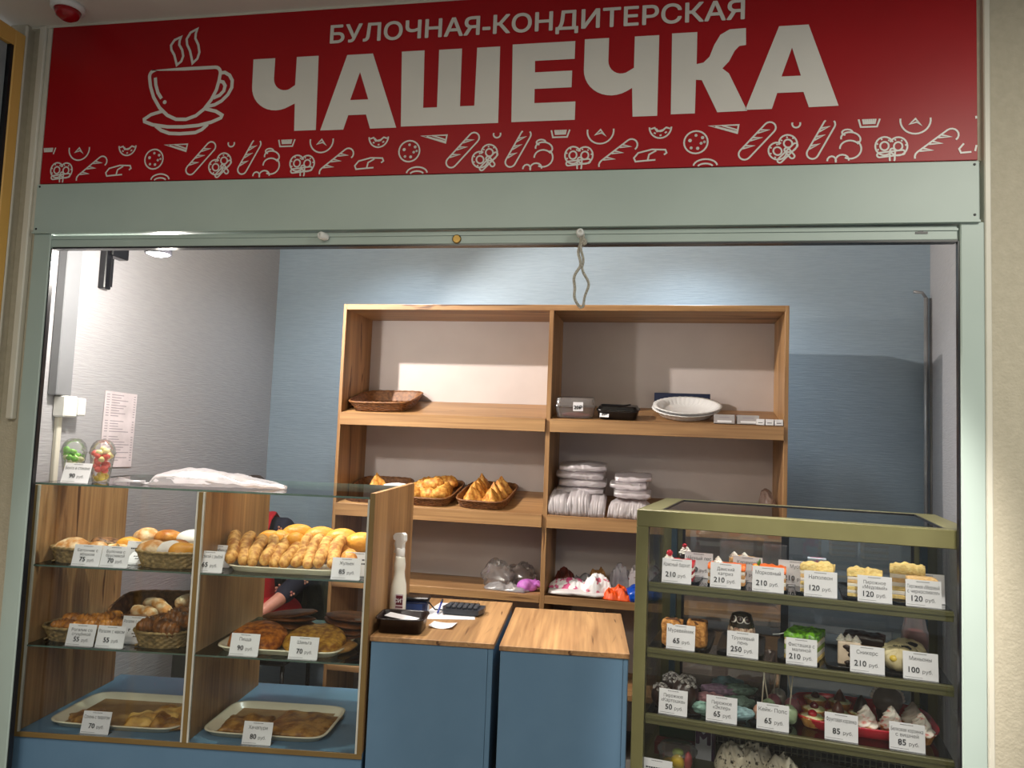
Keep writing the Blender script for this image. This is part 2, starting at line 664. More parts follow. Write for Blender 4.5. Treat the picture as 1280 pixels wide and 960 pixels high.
# ---------------------------------------------------------------- roller shutter: casing, bar, guide rails
t = thing('roller_shutter', 'grey green painted shutter casing and rails framing the shop opening', 'shutter', T(-0.66, 2.4, 0))
X0 = 0.66
obj('casing', MB().box(-2.242 + X0, 0.918 + X0, -0.015, 0.20, 2.291, 2.472, b=0.003), STEEL, t)
obj('casing_lip', MB().box(-2.242 + X0, 0.918 + X0, -0.020, 0.0, 2.288, 2.294), STEEL, t)
bar = obj('bottom_bar', MB().box(-2.18 + X0, 0.864 + X0, 0.0, 0.035, 2.240, 2.284, b=0.003).box(-2.18 + X0, 0.864 + X0, -0.004, 0, 2.268, 2.274), STEEL, t)
obj('rubber_seal', MB().box(-2.168 + X0, 0.864 + X0, 0.002, 0.033, 2.235, 2.241), BLACKP, bar)
for x in (-1.103, -0.241):
    o = obj('end_knob', MB().lathe([(0.011, 0), (0.013, 0.004), (0.013, 0.03), (0.009, 0.036), (0.005, 0.036), (0.005, 0.03)], 16), WHITEP, bar,
            T(x + X0, -0.002, 2.266, R(-20) if x < -1 else 0, R(90)))
o = obj('brass_lock', MB().lathe([(0.015, 0), (0.015, 0.004), (0.012, 0.006)], 20).box(-0.002, 0.002, -0.006, 0.006, 0.006, 0.0066), mat('brass', (150, 122, 66), 0.35, (120, 96, 50), metal=0.8), bar,
        T(-0.648 + X0, 0, 2.256, 0, R(90)), label='round brass shutter lock')
obj('latch_slot', MB().box(0.748 + X0, 0.782 + X0, -0.002, 0.002, 2.259, 2.265).box(0.757 + X0, 0.770 + X0, -0.002, 0.002, 2.265, 2.269), BLACKP, bar)
for a, b_, g0, g1 in ((-2.242, -2.171, -2.171, -2.166), (0.868, 0.932, 0.863, 0.868)):
    r_ = obj('guide_rail', MB().box(a + X0, b_ + X0, -0.008, 0.016, 0, 2.291, b=0.003), STEEL, t)
    obj('rail_seal', MB().box(g0 + X0, g1 + X0, -0.002, 0.014, 0, 2.236), BLACKP, r_)
for x, z in ((-2.228, 2.462), (-2.228, 2.305), (0.904, 2.46), (0.904, 2.31)):
    obj('screw', MB().lathe([(0.004, 0), (0.003, 0.002)], 8), INK, t, T(x + X0, -0.0155, z, 0, R(90)))

cord = MB()
for k, sgn in enumerate((-1, 1)):
    P = []
    for i in range(25):
        q = i / 24
        wdt = 0.004 + 0.018 * math.sin(PI * max(0, q - 0.45) / 0.55) if q > 0.45 else 0.004
        z = 2.262 - 0.232 * q
        P.append((sgn * wdt + 0.004 * math.sin(q * 19 + k) + 0.006 * q, -0.012 + 0.004 * math.sin(q * 13 + k * 2), z))
    cord.tube(P, 0.0045, 6)
cord.tube([(-0.004 + 0.006, -0.012, 2.031), (0.006, -0.012, 2.026), (0.014, -0.012, 2.031)], 0.0045, 6)
cord.blob((0.012, -0.014, 2.236), (0.008, 0.006, 0.012), 0.2, 90)
one('pull_cord', 'knotted off-white rope loop hanging from the shutter bar knob', 'rope', cord, mat('white_rope', (206, 200, 186), 0.8, (150, 146, 134), 220, bump=0.5), T(-0.238, 2.385, 0))

al = thing('fire_alarm', 'round red alarm lamp on the corridor ceiling above the sign corner', 'alarm', T(-2.075, 2.275, 3.08))
obj('mount', MB().lathe([(0.055, 0), (0.055, -0.018), (0.046, -0.022)][::-1], 24), WHITEP, al)
obj('lens', MB().lathe([(0.001, -0.055), (0.02, -0.053), (0.036, -0.042), (0.044, -0.022)], 24), mat('red_lens', (170, 20, 28), 0.2, (150, 14, 22)), al)

# ================================================================ the shop sign
RED = mat('sign_red', (164, 5, 20), 0.4, (157, 4, 18), 4, spec=0.3)
SIGNW = mat('sign_white', (222, 220, 214), 0.4, (216, 214, 208), 4)
SX0, SX1, SZ0, SZ1 = -2.236, 0.915, 2.476, 3.072
sg = thing('shop_sign', 'wide red bakery sign with white letters and pastry line drawings', 'sign', T(-0.66, 2.392, SZ0))
obj('board', MB().box(SX0 + X0, SX1 + X0, 0, 0.018, 0, SZ1 - SZ0, b=0.001), RED, sg)
LETTERS = [
    # Ч
    [[(-1.414, 2.905), (-1.331, 2.905), (-1.331, 2.832), (-1.3297, 2.8213), (-1.326, 2.8112), (-1.3201, 2.8023), (-1.3122, 2.7951), (-1.3029, 2.7901), (-1.2927, 2.7874), (-1.2822, 2.7873), (-1.272, 2.7897), (-1.25, 2.8041), (-1.25, 2.905), (-1.169, 2.905), (-1.163, 2.64), (-1.243, 2.64), (-1.247, 2.7376), (-1.268, 2.7281), (-1.2832, 2.7214), (-1.2993, 2.7174), (-1.316, 2.716), (-1.3327, 2.7174), (-1.3488, 2.7214), (-1.364, 2.7281), (-1.3777, 2.7371), (-1.3895, 2.7481), (-1.3991, 2.761), (-1.4062, 2.7752), (-1.4105, 2.7904), (-1.412, 2.806)]],
    # А
    [[(-1.064, 2.902), (-0.971, 2.902), (-0.874, 2.638), (-0.967, 2.638), (-0.984, 2.688), (-1.048, 2.688), (-1.063, 2.638), (-1.147, 2.638)], [(-1.044, 2.741), (-0.979, 2.741), (-1.014, 2.839)]],
    # Ш
    [[(-0.868, 2.903), (-0.788, 2.903), (-0.783, 2.703), (-0.735, 2.703), (-0.737, 2.902), (-0.658, 2.902), (-0.656, 2.703), (-0.607, 2.703), (-0.606, 2.902), (-0.528, 2.902), (-0.524, 2.641), (-0.858, 2.641)]],
    # Е
    [[(-0.486, 2.906), (-0.279, 2.906), (-0.279, 2.846), (-0.409, 2.846), (-0.408, 2.807), (-0.286, 2.807), (-0.286, 2.751), (-0.407, 2.751), (-0.406, 2.703), (-0.272, 2.703), (-0.272, 2.642), (-0.480, 2.642)]],
    # Ч
    [[(-0.248, 2.91), (-0.17, 2.91), (-0.17, 2.834), (-0.1688, 2.8233), (-0.1651, 2.8132), (-0.1593, 2.8043), (-0.1517, 2.7971), (-0.1426, 2.7921), (-0.1326, 2.7894), (-0.1223, 2.7893), (-0.1123, 2.7917), (-0.088, 2.8061), (-0.088, 2.91), (-0.011, 2.91), (-0.011, 2.645), (-0.088, 2.645), (-0.092, 2.7396), (-0.1085, 2.7301), (-0.1232, 2.7234), (-0.1389, 2.7194), (-0.155, 2.718), (-0.1711, 2.7194), (-0.1868, 2.7234), (-0.2015, 2.7301), (-0.2148, 2.7391), (-0.2262, 2.7501), (-0.2355, 2.763), (-0.2424, 2.7772), (-0.2466, 2.7924), (-0.248, 2.808)]],
    # К
    [[(0.029, 2.913), (0.107, 2.913), (0.107, 2.808), (0.128, 2.812), (0.146, 2.83), (0.160, 2.868), (0.178, 2.9), (0.206, 2.916), (0.255, 2.917), (0.256, 2.862), (0.236, 2.860), (0.222, 2.845), (0.206, 2.812), (0.186, 2.79),
      (0.206, 2.773), (0.263, 2.65), (0.173, 2.649), (0.124, 2.755), (0.106, 2.757), (0.105, 2.648), (0.031, 2.648)]],
    # А
    [[(0.354, 2.917), (0.441, 2.917), (0.530, 2.655), (0.444, 2.654), (0.428, 2.703), (0.351, 2.703), (0.336, 2.653), (0.257, 2.653)], [(0.363, 2.755), (0.420, 2.755), (0.393, 2.846)]],
]
for L in LETTERS:
    cu = bpy.data.curves.new('t', 'CURVE')
    cu.dimensions = '2D'
    cu.fill_mode = 'BOTH'
    for ring in L:
        sp = cu.splines.new('POLY')
        sp.points.add(len(ring) - 1)
        for q, (x, z) in zip(sp.points, ring):
            q.co = (x, z, 0, 1)
        sp.use_cyclic_u = True
    ob = bpy.data.objects.new('t', cu)
    me = bpy.data.meshes.new_from_object(ob)
    mb = MB().add([(v.co.x + X0, -0.0012, v.co.y - SZ0) for v in me.vertices], [list(p.vertices) for p in me.polygons])
    bpy.data.objects.remove(ob); bpy.data.curves.remove(cu); bpy.data.meshes.remove(me)
    obj('letter', mb, SIGNW, sg)
obj('lettering', MB().text('БУЛОЧНАЯ-КОНДИТЕРСКАЯ', 0.086, (-1.131 + 0.251) / 2 + X0, 2.9475 - SZ0, bold=0.022, width=1.378, y=-0.0012, res=4), SIGNW, sg)


def arc(cx, cz, rx, rz, a0, a1, n=14, rot=0.0):
    out = []
    for i in range(n + 1):
        a = R(a0 + (a1 - a0) * i / n)
        x, z = rx * math.cos(a), rz * math.sin(a)
        c, s_ = math.cos(R(rot)), math.sin(R(rot))
        out.append((cx + x * c - z * s_, cz + x * s_ + z * c))
    return out


def flat(pts):
    return [(x + X0, z - SZ0) for x, z in pts]


W_ = 0.0125
cup = MB()
S_ = lambda pts, closed=False, wd=W_: cup.stroke(flat(pts), wd, closed=closed, y=-0.0012)
S_([(-1.80, 2.884), (-1.68, 2.884), (-1.56, 2.884)] + arc(-1.56, 2.862, 0.022, 0.022, 90, 0, 5) + [(-1.541, 2.835), (-1.549, 2.80), (-1.567, 2.764), (-1.592, 2.732), (-1.622, 2.709), (-1.66, 2.697), (-1.70, 2.699),
    (-1.735, 2.715), (-1.768, 2.744), (-1.795, 2.784), (-1.811, 2.825), (-1.817, 2.855)] + arc(-1.798, 2.864, 0.020, 0.020, 180, 95, 5), True)
S_([(-1.540, 2.861), (-1.521, 2.863), (-1.502, 2.852), (-1.490, 2.832), (-1.490, 2.806), (-1.503, 2.781), (-1.526, 2.759), (-1.552, 2.746), (-1.580, 2.741)])
S_([(-1.541, 2.832), (-1.525, 2.828), (-1.516, 2.814), (-1.520, 2.795), (-1.535, 2.780), (-1.559, 2.771)])
S_([(-1.755, 2.731), (-1.80, 2.720), (-1.826, 2.704), (-1.824, 2.695), (-1.79, 2.682), (-1.73, 2.672), (-1.67, 2.670), (-1.61, 2.673), (-1.56, 2.683), (-1.524, 2.697), (-1.520, 2.707), (-1.545, 2.722), (-1.592, 2.734)])
S_([(-1.778, 2.677), (-1.755, 2.660), (-1.722, 2.648), (-1.68, 2.645), (-1.62, 2.647), (-1.595, 2.657), (-1.573, 2.676)])
S_([(-1.794, 2.857), (-1.79, 2.83), (-1.779, 2.80), (-1.763, 2.778)])
cup.lathe([(0.0075, 0), (0.0075, 0.0004)], 12, M=T(-1.749 + X0, -0.0012, 2.764 - SZ0, 0, R(90)))
for dx, dz, k in ((0, 0, 1.0), (0.062, 0.017, 1.22)):
    q = [(-1.703, 3.004), (-1.728, 2.994), (-1.741, 2.975), (-1.738, 2.958), (-1.725, 2.938), (-1.718, 2.918), (-1.712, 2.900), (-1.695, 2.913), (-1.689, 2.932), (-1.695, 2.955), (-1.708, 2.975), (-1.708, 2.990)]
    S_([(-1.715 + (x + 1.715) * (0.8 + 0.2 * k) + dx, 2.90 + (z - 2.90) * k + dz * 0.2) for x, z in q], True, 0.009)
obj('cup_emblem', cup, SIGNW, sg)

LW = 0.0052


def capsule(cx, cz, L, wd, ang):
    h = L / 2 - wd / 2
    a = arc(h, 0, wd / 2, wd / 2, -90, 90, 8) + arc(-h, 0, wd / 2, wd / 2, 90, 270, 8)
    c, s_ = math.cos(R(ang)), math.sin(R(ang))
    return [(cx + x * c - z * s_, cz + x * s_ + z * c) for x, z in a]


def at(cx, cz, ang, pts):
    c, s_ = math.cos(R(ang)), math.sin(R(ang))
    return [(cx + x * c - z * s_, cz + x * s_ + z * c) for x, z in pts]


def m_baguette(x, z, L, wd, ang, side=1):
    out = [(capsule(x, z, L, wd, ang), True)]
    for q in (-0.25, -0.02, 0.2):
        out.append((at(x, z, ang, [(L * (q - 0.07), side * wd * 0.45), (L * (q + 0.13), side * wd * -0.08), (L * (q + 0.02), side * wd * 0.45)]), False))
    return out


def m_pretzel(x, z, ang):
    o = []
    ring = lambda cx, cz, r_, a0, a1: o.append((at(x, z, ang, arc(cx, cz, r_ * 0.92, r_, a0, a1, 18)), False))
    ring(-0.018, 0.006, 0.028, 25, 325)
    ring(-0.018, 0.006, 0.013, 0, 360)
    ring(0.020, 0.004, 0.028, 215, 510)
    ring(0.020, 0.004, 0.013, 0, 360)
    o.append((at(x, z, ang, capsule(0.0, -0.018, 0.078, 0.014, 6)), True))
    o.append((at(x, z, ang, capsule(0.004, -0.022, 0.040, 0.014, 88)), True))
    for a, b_ in ((-0.038, 0.012), (-0.026, 0.026), (-0.006, 0.022), (0.012, 0.023), (0.03, 0.02), (0.041, 0.006), (-0.036, -0.006)):
        o.append((at(x, z, ang, [(a - 0.002, b_), (a + 0.002, b_ + 0.002)]), False))
    return o


def m_croissant(x, z):
    x -= 0.018
    z -= 0.014
    return [(arc(x + 0.008, z + 0.050, 0.015, 0.009, -20, 250, 10), False), (arc(x + 0.018, z + 0.030, 0.028, 0.020, -40, 200, 14, -12), False),
            (arc(x + 0.017, z - 0.002, 0.031, 0.030, -120, 50, 14), False), (arc(x + 0.017, z - 0.002, 0.030, 0.026, 60, 195, 10, -15), False),
            (arc(x - 0.006, z - 0.036, 0.019, 0.017, -30, 250, 12), False), (arc(x - 0.006, z - 0.036, 0.019, 0.017, 250, 330, 6), False), (arc(x - 0.036, z - 0.038, 0.013, 0.015, 0, 360, 12)[:-1], True)]


def m_cookie(x, z):
    o = [(arc(x, z, 0.036, 0.036, 0, 360, 24)[:-1], True)]
    for a, b_, r_ in ((-0.018, 0.006, 0.006), (0.0, 0.022, 0.004), (0.02, 0.014, 0.005), (0.016, -0.004, 0.004), (-0.014, -0.018, 0.004), (0.006, -0.02, 0.005), (0.026, 0.0, 0.003)):
        o.append((arc(x + a, z + b_, r_ / 2, r_ / 2, 0, 360, 6)[:-1], True))
    return o


def motifs(x0):
    yield 'cookie_motif', m_cookie(x0, 2.555)
    x, z = x0 - 0.110, 2.608
    yield 'doughnut_motif', [(arc(x, z, 0.034, 0.036, 180, 360, 14), False), ([(x - 0.03, z - 0.006), (x - 0.018, z - 0.002), (x - 0.01, z - 0.014), (x + 0.008, z - 0.01), (x + 0.018, z - 0.002), (x + 0.03, z - 0.006)], False), (arc(x, z, 0.014, 0.014, 200, 340, 6), False),
                             ([(x - 0.02, z - 0.018), (x - 0.014, z - 0.021)], False), ([(x + 0.014, z - 0.02), (x + 0.02, z - 0.016)], False), ([(x - 0.002, z - 0.028), (x + 0.004, z - 0.026)], False)]
    x, z = x0 - 0.135, 2.488
    yield 'loaf_motif', [([(x - 0.022, z - 0.01), (x - 0.022, z + 0.012), (x - 0.05, z + 0.010), (x - 0.055, z + 0.022), (x - 0.042, z + 0.038), (x, z + 0.048), (x + 0.042, z + 0.046), (x + 0.046, z + 0.036), (x + 0.038, z + 0.03), (x + 0.050, z - 0.01)], False),
                         ([(x - 0.022, z + 0.012), (x + 0.012, z + 0.014), (x + 0.018, z - 0.01)], False), ([(x - 0.012, z + 0.014), (x - 0.008, z + 0.032), (x + 0.014, z + 0.044)], False)]
    x, z = x0 + 0.088, 2.602
    yield 'cake_motif', [([(x - 0.048, z + 0.004), (x + 0.036, z - 0.022), (x + 0.040, z + 0.004)], True), ([(x - 0.01, z + 0.004), (x + 0.036, z - 0.012)], False), ([(x - 0.03, z + 0.001), (x + 0.034, z - 0.018)], False)]
    x, z = x0 + 0.03, 2.478
    yield 'bun_motif', [(arc(x, z, 0.036, 0.022, 5, 175, 12), False), (arc(x, z - 0.004, 0.024, 0.012, 20, 160, 8), False)]
    yield 'baguette_motif', m_baguette(x0 + 0.184, 2.553, 0.145, 0.036, 48)
    yield 'pretzel_motif', m_pretzel(x0 + 0.262, 2.526, 40)
    x, z = x0 + 0.298, 2.603
    yield 'ring_motif', [(arc(x, z, 0.012, 0.012, 130, 410, 10), False)]
    yield 'baguette_motif', m_baguette(x0 + 0.370, 2.553, 0.135, 0.034, 62)
    yield 'croissant_motif', m_croissant(x0 + 0.455, 2.535)
    x, z = x0 + 0.507, 2.598
    yield 'cupcake_motif', [([(x - 0.030, z + 0.012), (x - 0.024, z - 0.012), (x + 0.022, z - 0.012), (x + 0.030, z + 0.012)], False)] + [([(x + k * 0.006, z + 0.012), (x + k * 0.005, z - 0.004)], False) for k in (-3, -2, -1, 0, 1, 2, 3)]
    yield 'pretzel_motif', m_pretzel(x0 + 0.568, 2.519, 0)
    x, z = x0 + 0.636, 2.602
    yield 'pie_motif', [(arc(x, z, 0.042, 0.042, 172, 368, 16), False), ([(x - 0.016, z - 0.012), (x, z + 0.004), (x + 0.016, z - 0.016), (x + 0.004, z - 0.006)], True)]
    yield 'baguette_motif', m_baguette(x0 + 0.694, 2.521, 0.142, 0.038, 38)


for x0 in (-2.718, -1.775, -0.824, 0.110, 1.055):
    for nm, strokes in motifs(x0):
        xs = [p[0] for s_, c_ in strokes for p in s_]
        if max(xs) < SX0 + 0.004 or min(xs) > SX1 - 0.004:
            continue
        mb = MB()
        for s_, c_ in strokes:
            run = []
            whole = all(SX0 + 0.002 < p[0] < SX1 - 0.002 and 2.478 < p[1] < 2.612 for p in s_)
            if whole:
                mb.stroke(flat(s_), LW, closed=c_, y=-0.0012)
                continue
            pts = s_ + ([s_[0]] if c_ else [])
            for p in pts + [None]:
                if p is not None and SX0 + 0.002 < p[0] < SX1 - 0.002 and 2.478 < p[1] < 2.612:
                    run.append(p)
                else:
                    if len(run) > 1:
                        mb.stroke(flat(run), LW, y=-0.0012)
                    run = []
        if mb.v:
            obj(nm, mb, SIGNW, sg)

# ================================================================ fittings on the shop walls
GREYC = mat('grey_trunking', (128, 130, 134), 0.45, (120, 122, 126), 5)
one('cable_trunking', 'grey vertical cable trunking on the lilac wall above the socket box', 'conduit', MB().box(0, 0.045, 0, 0.085, 0, 1.36, b=0.004), GREYC, T(-2.49, 2.795, 1.72))
sk = thing('socket_box', 'white surface mounted socket box under the grey cable trunking', 'socket', T(-2.49, 2.83, 1.63))
obj('housing', MB().box(0, 0.06, 0, 0.075, 0, 0.09, b=0.006), WHITEP, sk)
obj('face_plate', MB().box(0, 0.064, 0.078, 0.12, 0.008, 0.084, b=0.005), WHITEP, sk)
one('cable_channel', 'thin white cable channel running down the wall below the socket box', 'conduit', MB().box(0, 0.02, 0, 0.026, 0, 0.73, b=0.003), TRIMW, T(-2.49, 2.845, 0.90))
br = thing('wall_bracket', 'black metal bracket fixed high on the lilac wall by the lamp', 'bracket', T(-2.49, 3.035, 2.22))
obj('upright', MB().box(0, 0.035, 0, 0.045, 0, 0.22, b=0.004).box(0.045, 0.05, 0.018, 0.032, 0.01, 0.14), BLACKP, br)
obj('arm', MB().box(0, 0.05, 0.02, 0.13, 0.155, 0.24, b=0.004), BLACKP, br)
lm = thing('hanging_lamp', 'round lit shop lamp with a black rim just under the shutter bar', 'lamp', T(-1.99, 2.75, 2.300))
obj('housing', MB().lathe([(0.049, 0.0), (0.052, 0.004), (0.052, 0.05), (0.03, 0.075), (0.008, 0.08)], 28, cap=False), BLACKP, lm)
obj('lens', MB().lathe([(0.001, -0.007), (0.028, -0.004), (0.044, 0.002)], 24), glow('lamp_lens', (1, 0.97, 0.92, 1), 25), lm)
lamp('POINT', 'hanging_lamp_light', (-1.95, 2.75, 2.25), 44, NEUT, 0.04)
obj('rod', MB().tube([(0, 0, 0.078), (0, 0, 0.78)], 0.006, 8), BLACKP, lm)
GREYTXT = mat('grey_print', (168, 158, 166), 0.6)
nb = thing('price_notice', 'pale printed notice sheet taped to the lilac wall above the glass case', 'notice', T(-2.487, 3.13, 1.41, R(90), 0, R(1.0)))
obj('sheet', MB().box(0, 0.222, -0.002, 0.0, 0, 0.352), mat('lilac_paper', (226, 214, 218), 0.5), nb)
pr = MB()
for i in range(26):
    z = 0.335 - i * 0.0122
    if i in (9, 15):
        continue
    pr.box(0.012, 0.032, -0.0024, -0.0022, z, z + 0.004)
    pr.box(0.045, 0.045 + 0.05 + 0.10 * rnd.random(), -0.0024, -0.0022, z, z + 0.004)
    pr.box(0.2, 0.213, -0.0024, -0.0022, z, z + 0.004)
obj('printing', pr, GREYTXT, nb)
pp = MB().tube([(0, 0, 0.2), (0, 0, 2.5)], 0.012, 10).tube([(0, 0, 2.5), (-0.02, 0, 2.53), (-0.065, 0, 2.535)], 0.009, 8)
one('wall_pipe', 'slim grey pipe with a bent top end in the corner behind the cooler', 'pipe', pp, mat('grey_pipe', (150, 150, 152), 0.4, metal=0.3), T(1.497, 4.62, 0))
one('wall_pipe', 'straight grey pipe close to the corner beside the bent pipe', 'pipe', MB().tube([(0, 0, 0.2), (0, 0, 2.50)], 0.011, 10), mat('grey_pipe', (150, 150, 152)), T(1.527, 4.63, 0))
# ================================================================ bread rack on the back wall
rk = thing('bread_rack', 'tall oak bread rack of two bays with sloping shelves', 'shelf', FS)
obj('side_panel', MB().box(-1.182, -1.163, 0, 0.40, 0, 2.334, b=0.0015), WOOD_V, rk)
obj('side_panel', MB().box(1.179, 1.199, 0, 0.40, 0, 2.334, b=0.0015), WOOD_V, rk)
obj('divider', MB().box(-0.012, 0.012, 0, 0.385, 0, 2.303, b=0.0015), WOOD_V, rk)
obj('top_panel', MB().box(-1.163, 1.179, 0, 0.40, 2.303, 2.334, b=0.0015), WOOD_H, rk)
BACKM = mat('lilac_back_panel', (196, 184, 180), 0.55, (190, 178, 174), 5)
for a, b_ in ((-1.163, -0.012), (0.012, 1.179)):
    obj('back_panel', MB().box(a, b_, 0.386, 0.40, 0.05, 2.303), BACKM, rk)
    for z0, lip in ((1.727, 0.068), (1.228, 0.065)):
        s_ = obj('shelf', MB().box(a + 0.001, b_ - 0.001, 0.004, 0.392, -0.018, 0.0, b=0.001), WOOD_H, rk, T(0, 0, z0, 0, SLOPE))
        obj('front_lip', MB().box(a + 0.001, b_ - 0.001, -0.016, 0.003, -lip, 0.001, b=0.0015), WOOD_H, s_, Matrix.Rotation(-SLOPE, 4, 'X'))
    obj('shelf', MB().box(a + 0.001, b_ - 0.001, 0.0, 0.385, 0.775, 0.815, b=0.0015), WOOD_H, rk)
    obj('shelf', MB().box(a + 0.001, b_ - 0.001, 0.0, 0.385, 0.33, 0.36, b=0.0015), WOOD_H, rk)


# ---------------------------------------------------------------- wicker
def wicker_tray(parent, lx, ly, h, m, flare=1.16, ex=5, n=96, rows=7):
    """woven tray of lx by ly at the base: wall, rim and bottom"""
    prof = [(1.0 + (flare - 1) * i / (rows * 2), h * i / (rows * 2)) for i in range(rows * 2 + 1)]
    wv = lambda a, i: 1 + (0.016 if ((int(a / (2 * PI) * n / 2) + i // 2) % 2) else -0.010)
    obj('woven_wall', MB().lathe(prof, n, sx=lx / 2, sy=ly / 2, ex=ex, fn=wv, smooth=False, cap=False)
        .lathe([(p[0] - 0.03, p[1]) for p in prof][::-1], n, sx=lx / 2, sy=ly / 2, ex=ex, smooth=False, cap=False), m, parent)
    ring = []
    for k in range(65):
        a = 2 * PI * k / 64
        ca, sa = math.cos(a), math.sin(a)
        q = (abs(ca) ** ex + abs(sa) ** ex) ** (-1 / ex) * (flare - 0.01)
        ring.append((ca * q * lx / 2, sa * q * ly / 2, h + 0.002 * (k % 2)))
    obj('rim', MB().tube(ring, 0.006, 6, cap=False), m, parent)
    base = MB().lathe([(0.001, 0.004), (0.3, 0.004), (0.6, 0.0045), (1.0, 0.004)], n, sx=lx / 2, sy=ly / 2, ex=ex, smooth=False, fn=lambda a, i: 1.0)
    for k in range(10):
        x = -lx / 2 + lx * (k + 0.5) / 10
        base.tube([(x, -ly * 0.46, 0.006), (x, ly * 0.46, 0.006)], 0.0035, 5)
    obj('woven_base', base, m, parent)


t = thing('wicker_tray', 'empty brown wicker tray on the upper rack shelf', 'basket', FS1 @ T(-0.968, 0.20, 0.001, R(3)))
wicker_tray(t, 0.30, 0.315, 0.055, WICK, 1.22)
t = thing('wicker_tray', 'brown wicker tray half hidden behind the glass case, few pastries in it', 'basket', FS2 @ T(-0.985, 0.195, 0.001, R(-1)))
wicker_tray(t, 0.30, 0.33, 0.045, WICK, 1.1)
t = thing('wicker_tray', 'brown wicker tray heaped with puff pastries, middle of three on the rack', 'basket', FS2 @ T(-0.66, 0.195, 0.001, R(-2)))
wicker_tray(t, 0.26, 0.33, 0.045, WICK, 1.1)
t = thing('wicker_tray', 'brown wicker tray of pointed triangle pastries beside the rack divider', 'basket', FS2 @ T(-0.35, 0.195, 0.001, R(-3)))
wicker_tray(t, 0.255, 0.33, 0.045, WICK, 1.12)

# ---------------------------------------------------------------- pastries on the rack
PUFF = bread('golden_puff_pastry', (226, 170, 84), (176, 104, 36), sc=45)
PUFF2 = bread('pale_puff_pastry', (222, 176, 100), (170, 110, 46), sc=60)


def samsa(seed, L=0.11):
    """three-cornered puff pastry standing on its base, layered sides"""
    mb = MB()
    vs, fs = [], []
    n, rows = 24, 9
    sd = Vector((seed * 3.3, 1.7 * seed, 0))
    for j in range(rows + 1):
        z = j / rows
        r = (1 - z ** 1.25) * 0.62 + 0.05 * (1 - z)
        r *= 1 + 0.05 * (j % 2)
        for k in range(n):
            a = 2 * PI * k / n
            q = 0.80 + 0.24 * math.cos(3 * a) * (1 - 0.3 * z)
            p = Vector((math.cos(a) * r * q, math.sin(a) * r * q * 0.8, z * 0.95))
            p *= 1 + 0.10 * noise.noise(p * 5 + sd)
            vs.append(tuple(p * L))
    for j in range(rows):
        for k in range(n):
            k2 = (k + 1) % n
            fs.append((j * n + k, j * n + k2, (j + 1) * n + k2, (j + 1) * n + k))
    fs.append([rows * n + k for k in range(n)])
    fs.append(list(range(n))[::-1])
    return mb.add(vs, fs, 0, True)


sm = [samsa(i).mesh('triangle_pastry', PUFF) for i in range(3)]
pos = ['at the front', 'second from the front', 'third from the front', 'at the back']
for c in range(2):
    for r_ in range(4):
        one('triangle_pastry', 'golden triangle pastry %s of the row %s' % (pos[r_], ('nearer the puff pastry tray', 'nearer the rack divider')[c]), 'pastry', sm[(c + r_) % 3], None,
            FS2 @ T(-0.415 + c * 0.115 + r_ * 0.004, 0.092 + r_ * 0.074 - c * 0.008, 0.011, R(20 + 40 * c + r_ * 17), R(-6), 0, (1.0, 1.0, 0.95 + 0.07 * (r_ % 2))), 'triangle pastries in the tray by the divider')


def puff(seed, L=0.12, wd=0.07, h=0.05):
    mb = MB().blob((0, 0, h * 0.7), (L / 2, wd / 2, h * 0.75), 0.30, 16, seed, 26, 14, flat=0.85, fn=lambda d: 1 + 0.06 * math.sin(d.x * 16 + seed) + 0.05 * math.sin(d.y * 11))
    return mb


pf = [puff(i + 11).mesh('puff_pastry', PUFF) for i in range(3)]
spots = [(-0.735, 0.075, 0.01, 25, 'at the front corner by the case panel'), (-0.665, 0.085, 0.012, -20, 'at the middle of the front'), (-0.59, 0.085, 0.01, 40, 'at the front corner by the triangles'),
         (-0.73, 0.17, 0.012, -35, 'in the second row by the case panel'), (-0.655, 0.165, 0.045, 10, 'on top in the middle of the heap'), (-0.595, 0.18, 0.012, 70, 'in the second row by the triangles'),
         (-0.72, 0.265, 0.012, 15, 'at the back by the case panel'), (-0.60, 0.275, 0.03, -30, 'at the back by the triangles'), (-0.66, 0.26, 0.02, 80, 'at the middle of the back')]
for i, (u, v, z, a, lb) in enumerate(spots):
    one('puff_pastry', 'golden crinkled puff pastry %s' % lb, 'pastry', pf[i % 3], None, FS2 @ T(u, v, z, R(a), R(-8), R(6 * (i % 3 - 1)), 1.05), 'puff pastries in the middle tray')
one('triangle_pastry', 'single triangle pastry seen over the glass case top', 'pastry', sm[0], None, FS2 @ T(-1.01, 0.22, 0.01, 0.3, -0.3))
one('flat_pastry', 'flat golden pastry at the front of the tray behind the glass case', 'pastry', puff(31, 0.15, 0.08, 0.03), PUFF, FS2 @ T(-1.02, 0.08, 0.011, 0.2))
one('flat_pastry', 'flat golden pastry beside the case panel in the wicker tray', 'pastry', puff(32, 0.13, 0.08, 0.03), PUFF, FS2 @ T(-0.90, 0.10, 0.011, -0.4))
one('paper_napkin', 'cream paper napkin folded in the wicker tray behind the glass case', 'napkin', MB().blob((0, 0, 0.012), (0.075, 0.03, 0.014), 0.2, 40, 5), PAPER, FS2 @ T(-0.90, 0.235, 0.03, 0.05))


# ---------------------------------------------------------------- upper shelf goods
def sticker(txt, parent, M, s_=0.05):
    o = obj('price_sticker', MB().box(-s_ / 2, s_ / 2, -0.001, 0, 0, s_ * 0.9), PAPER, parent, M)
    obj('lettering', MB().text(txt, s_ * 0.5, 0, s_ * 0.2, bold=0.03, y=-0.0015), INK, o)


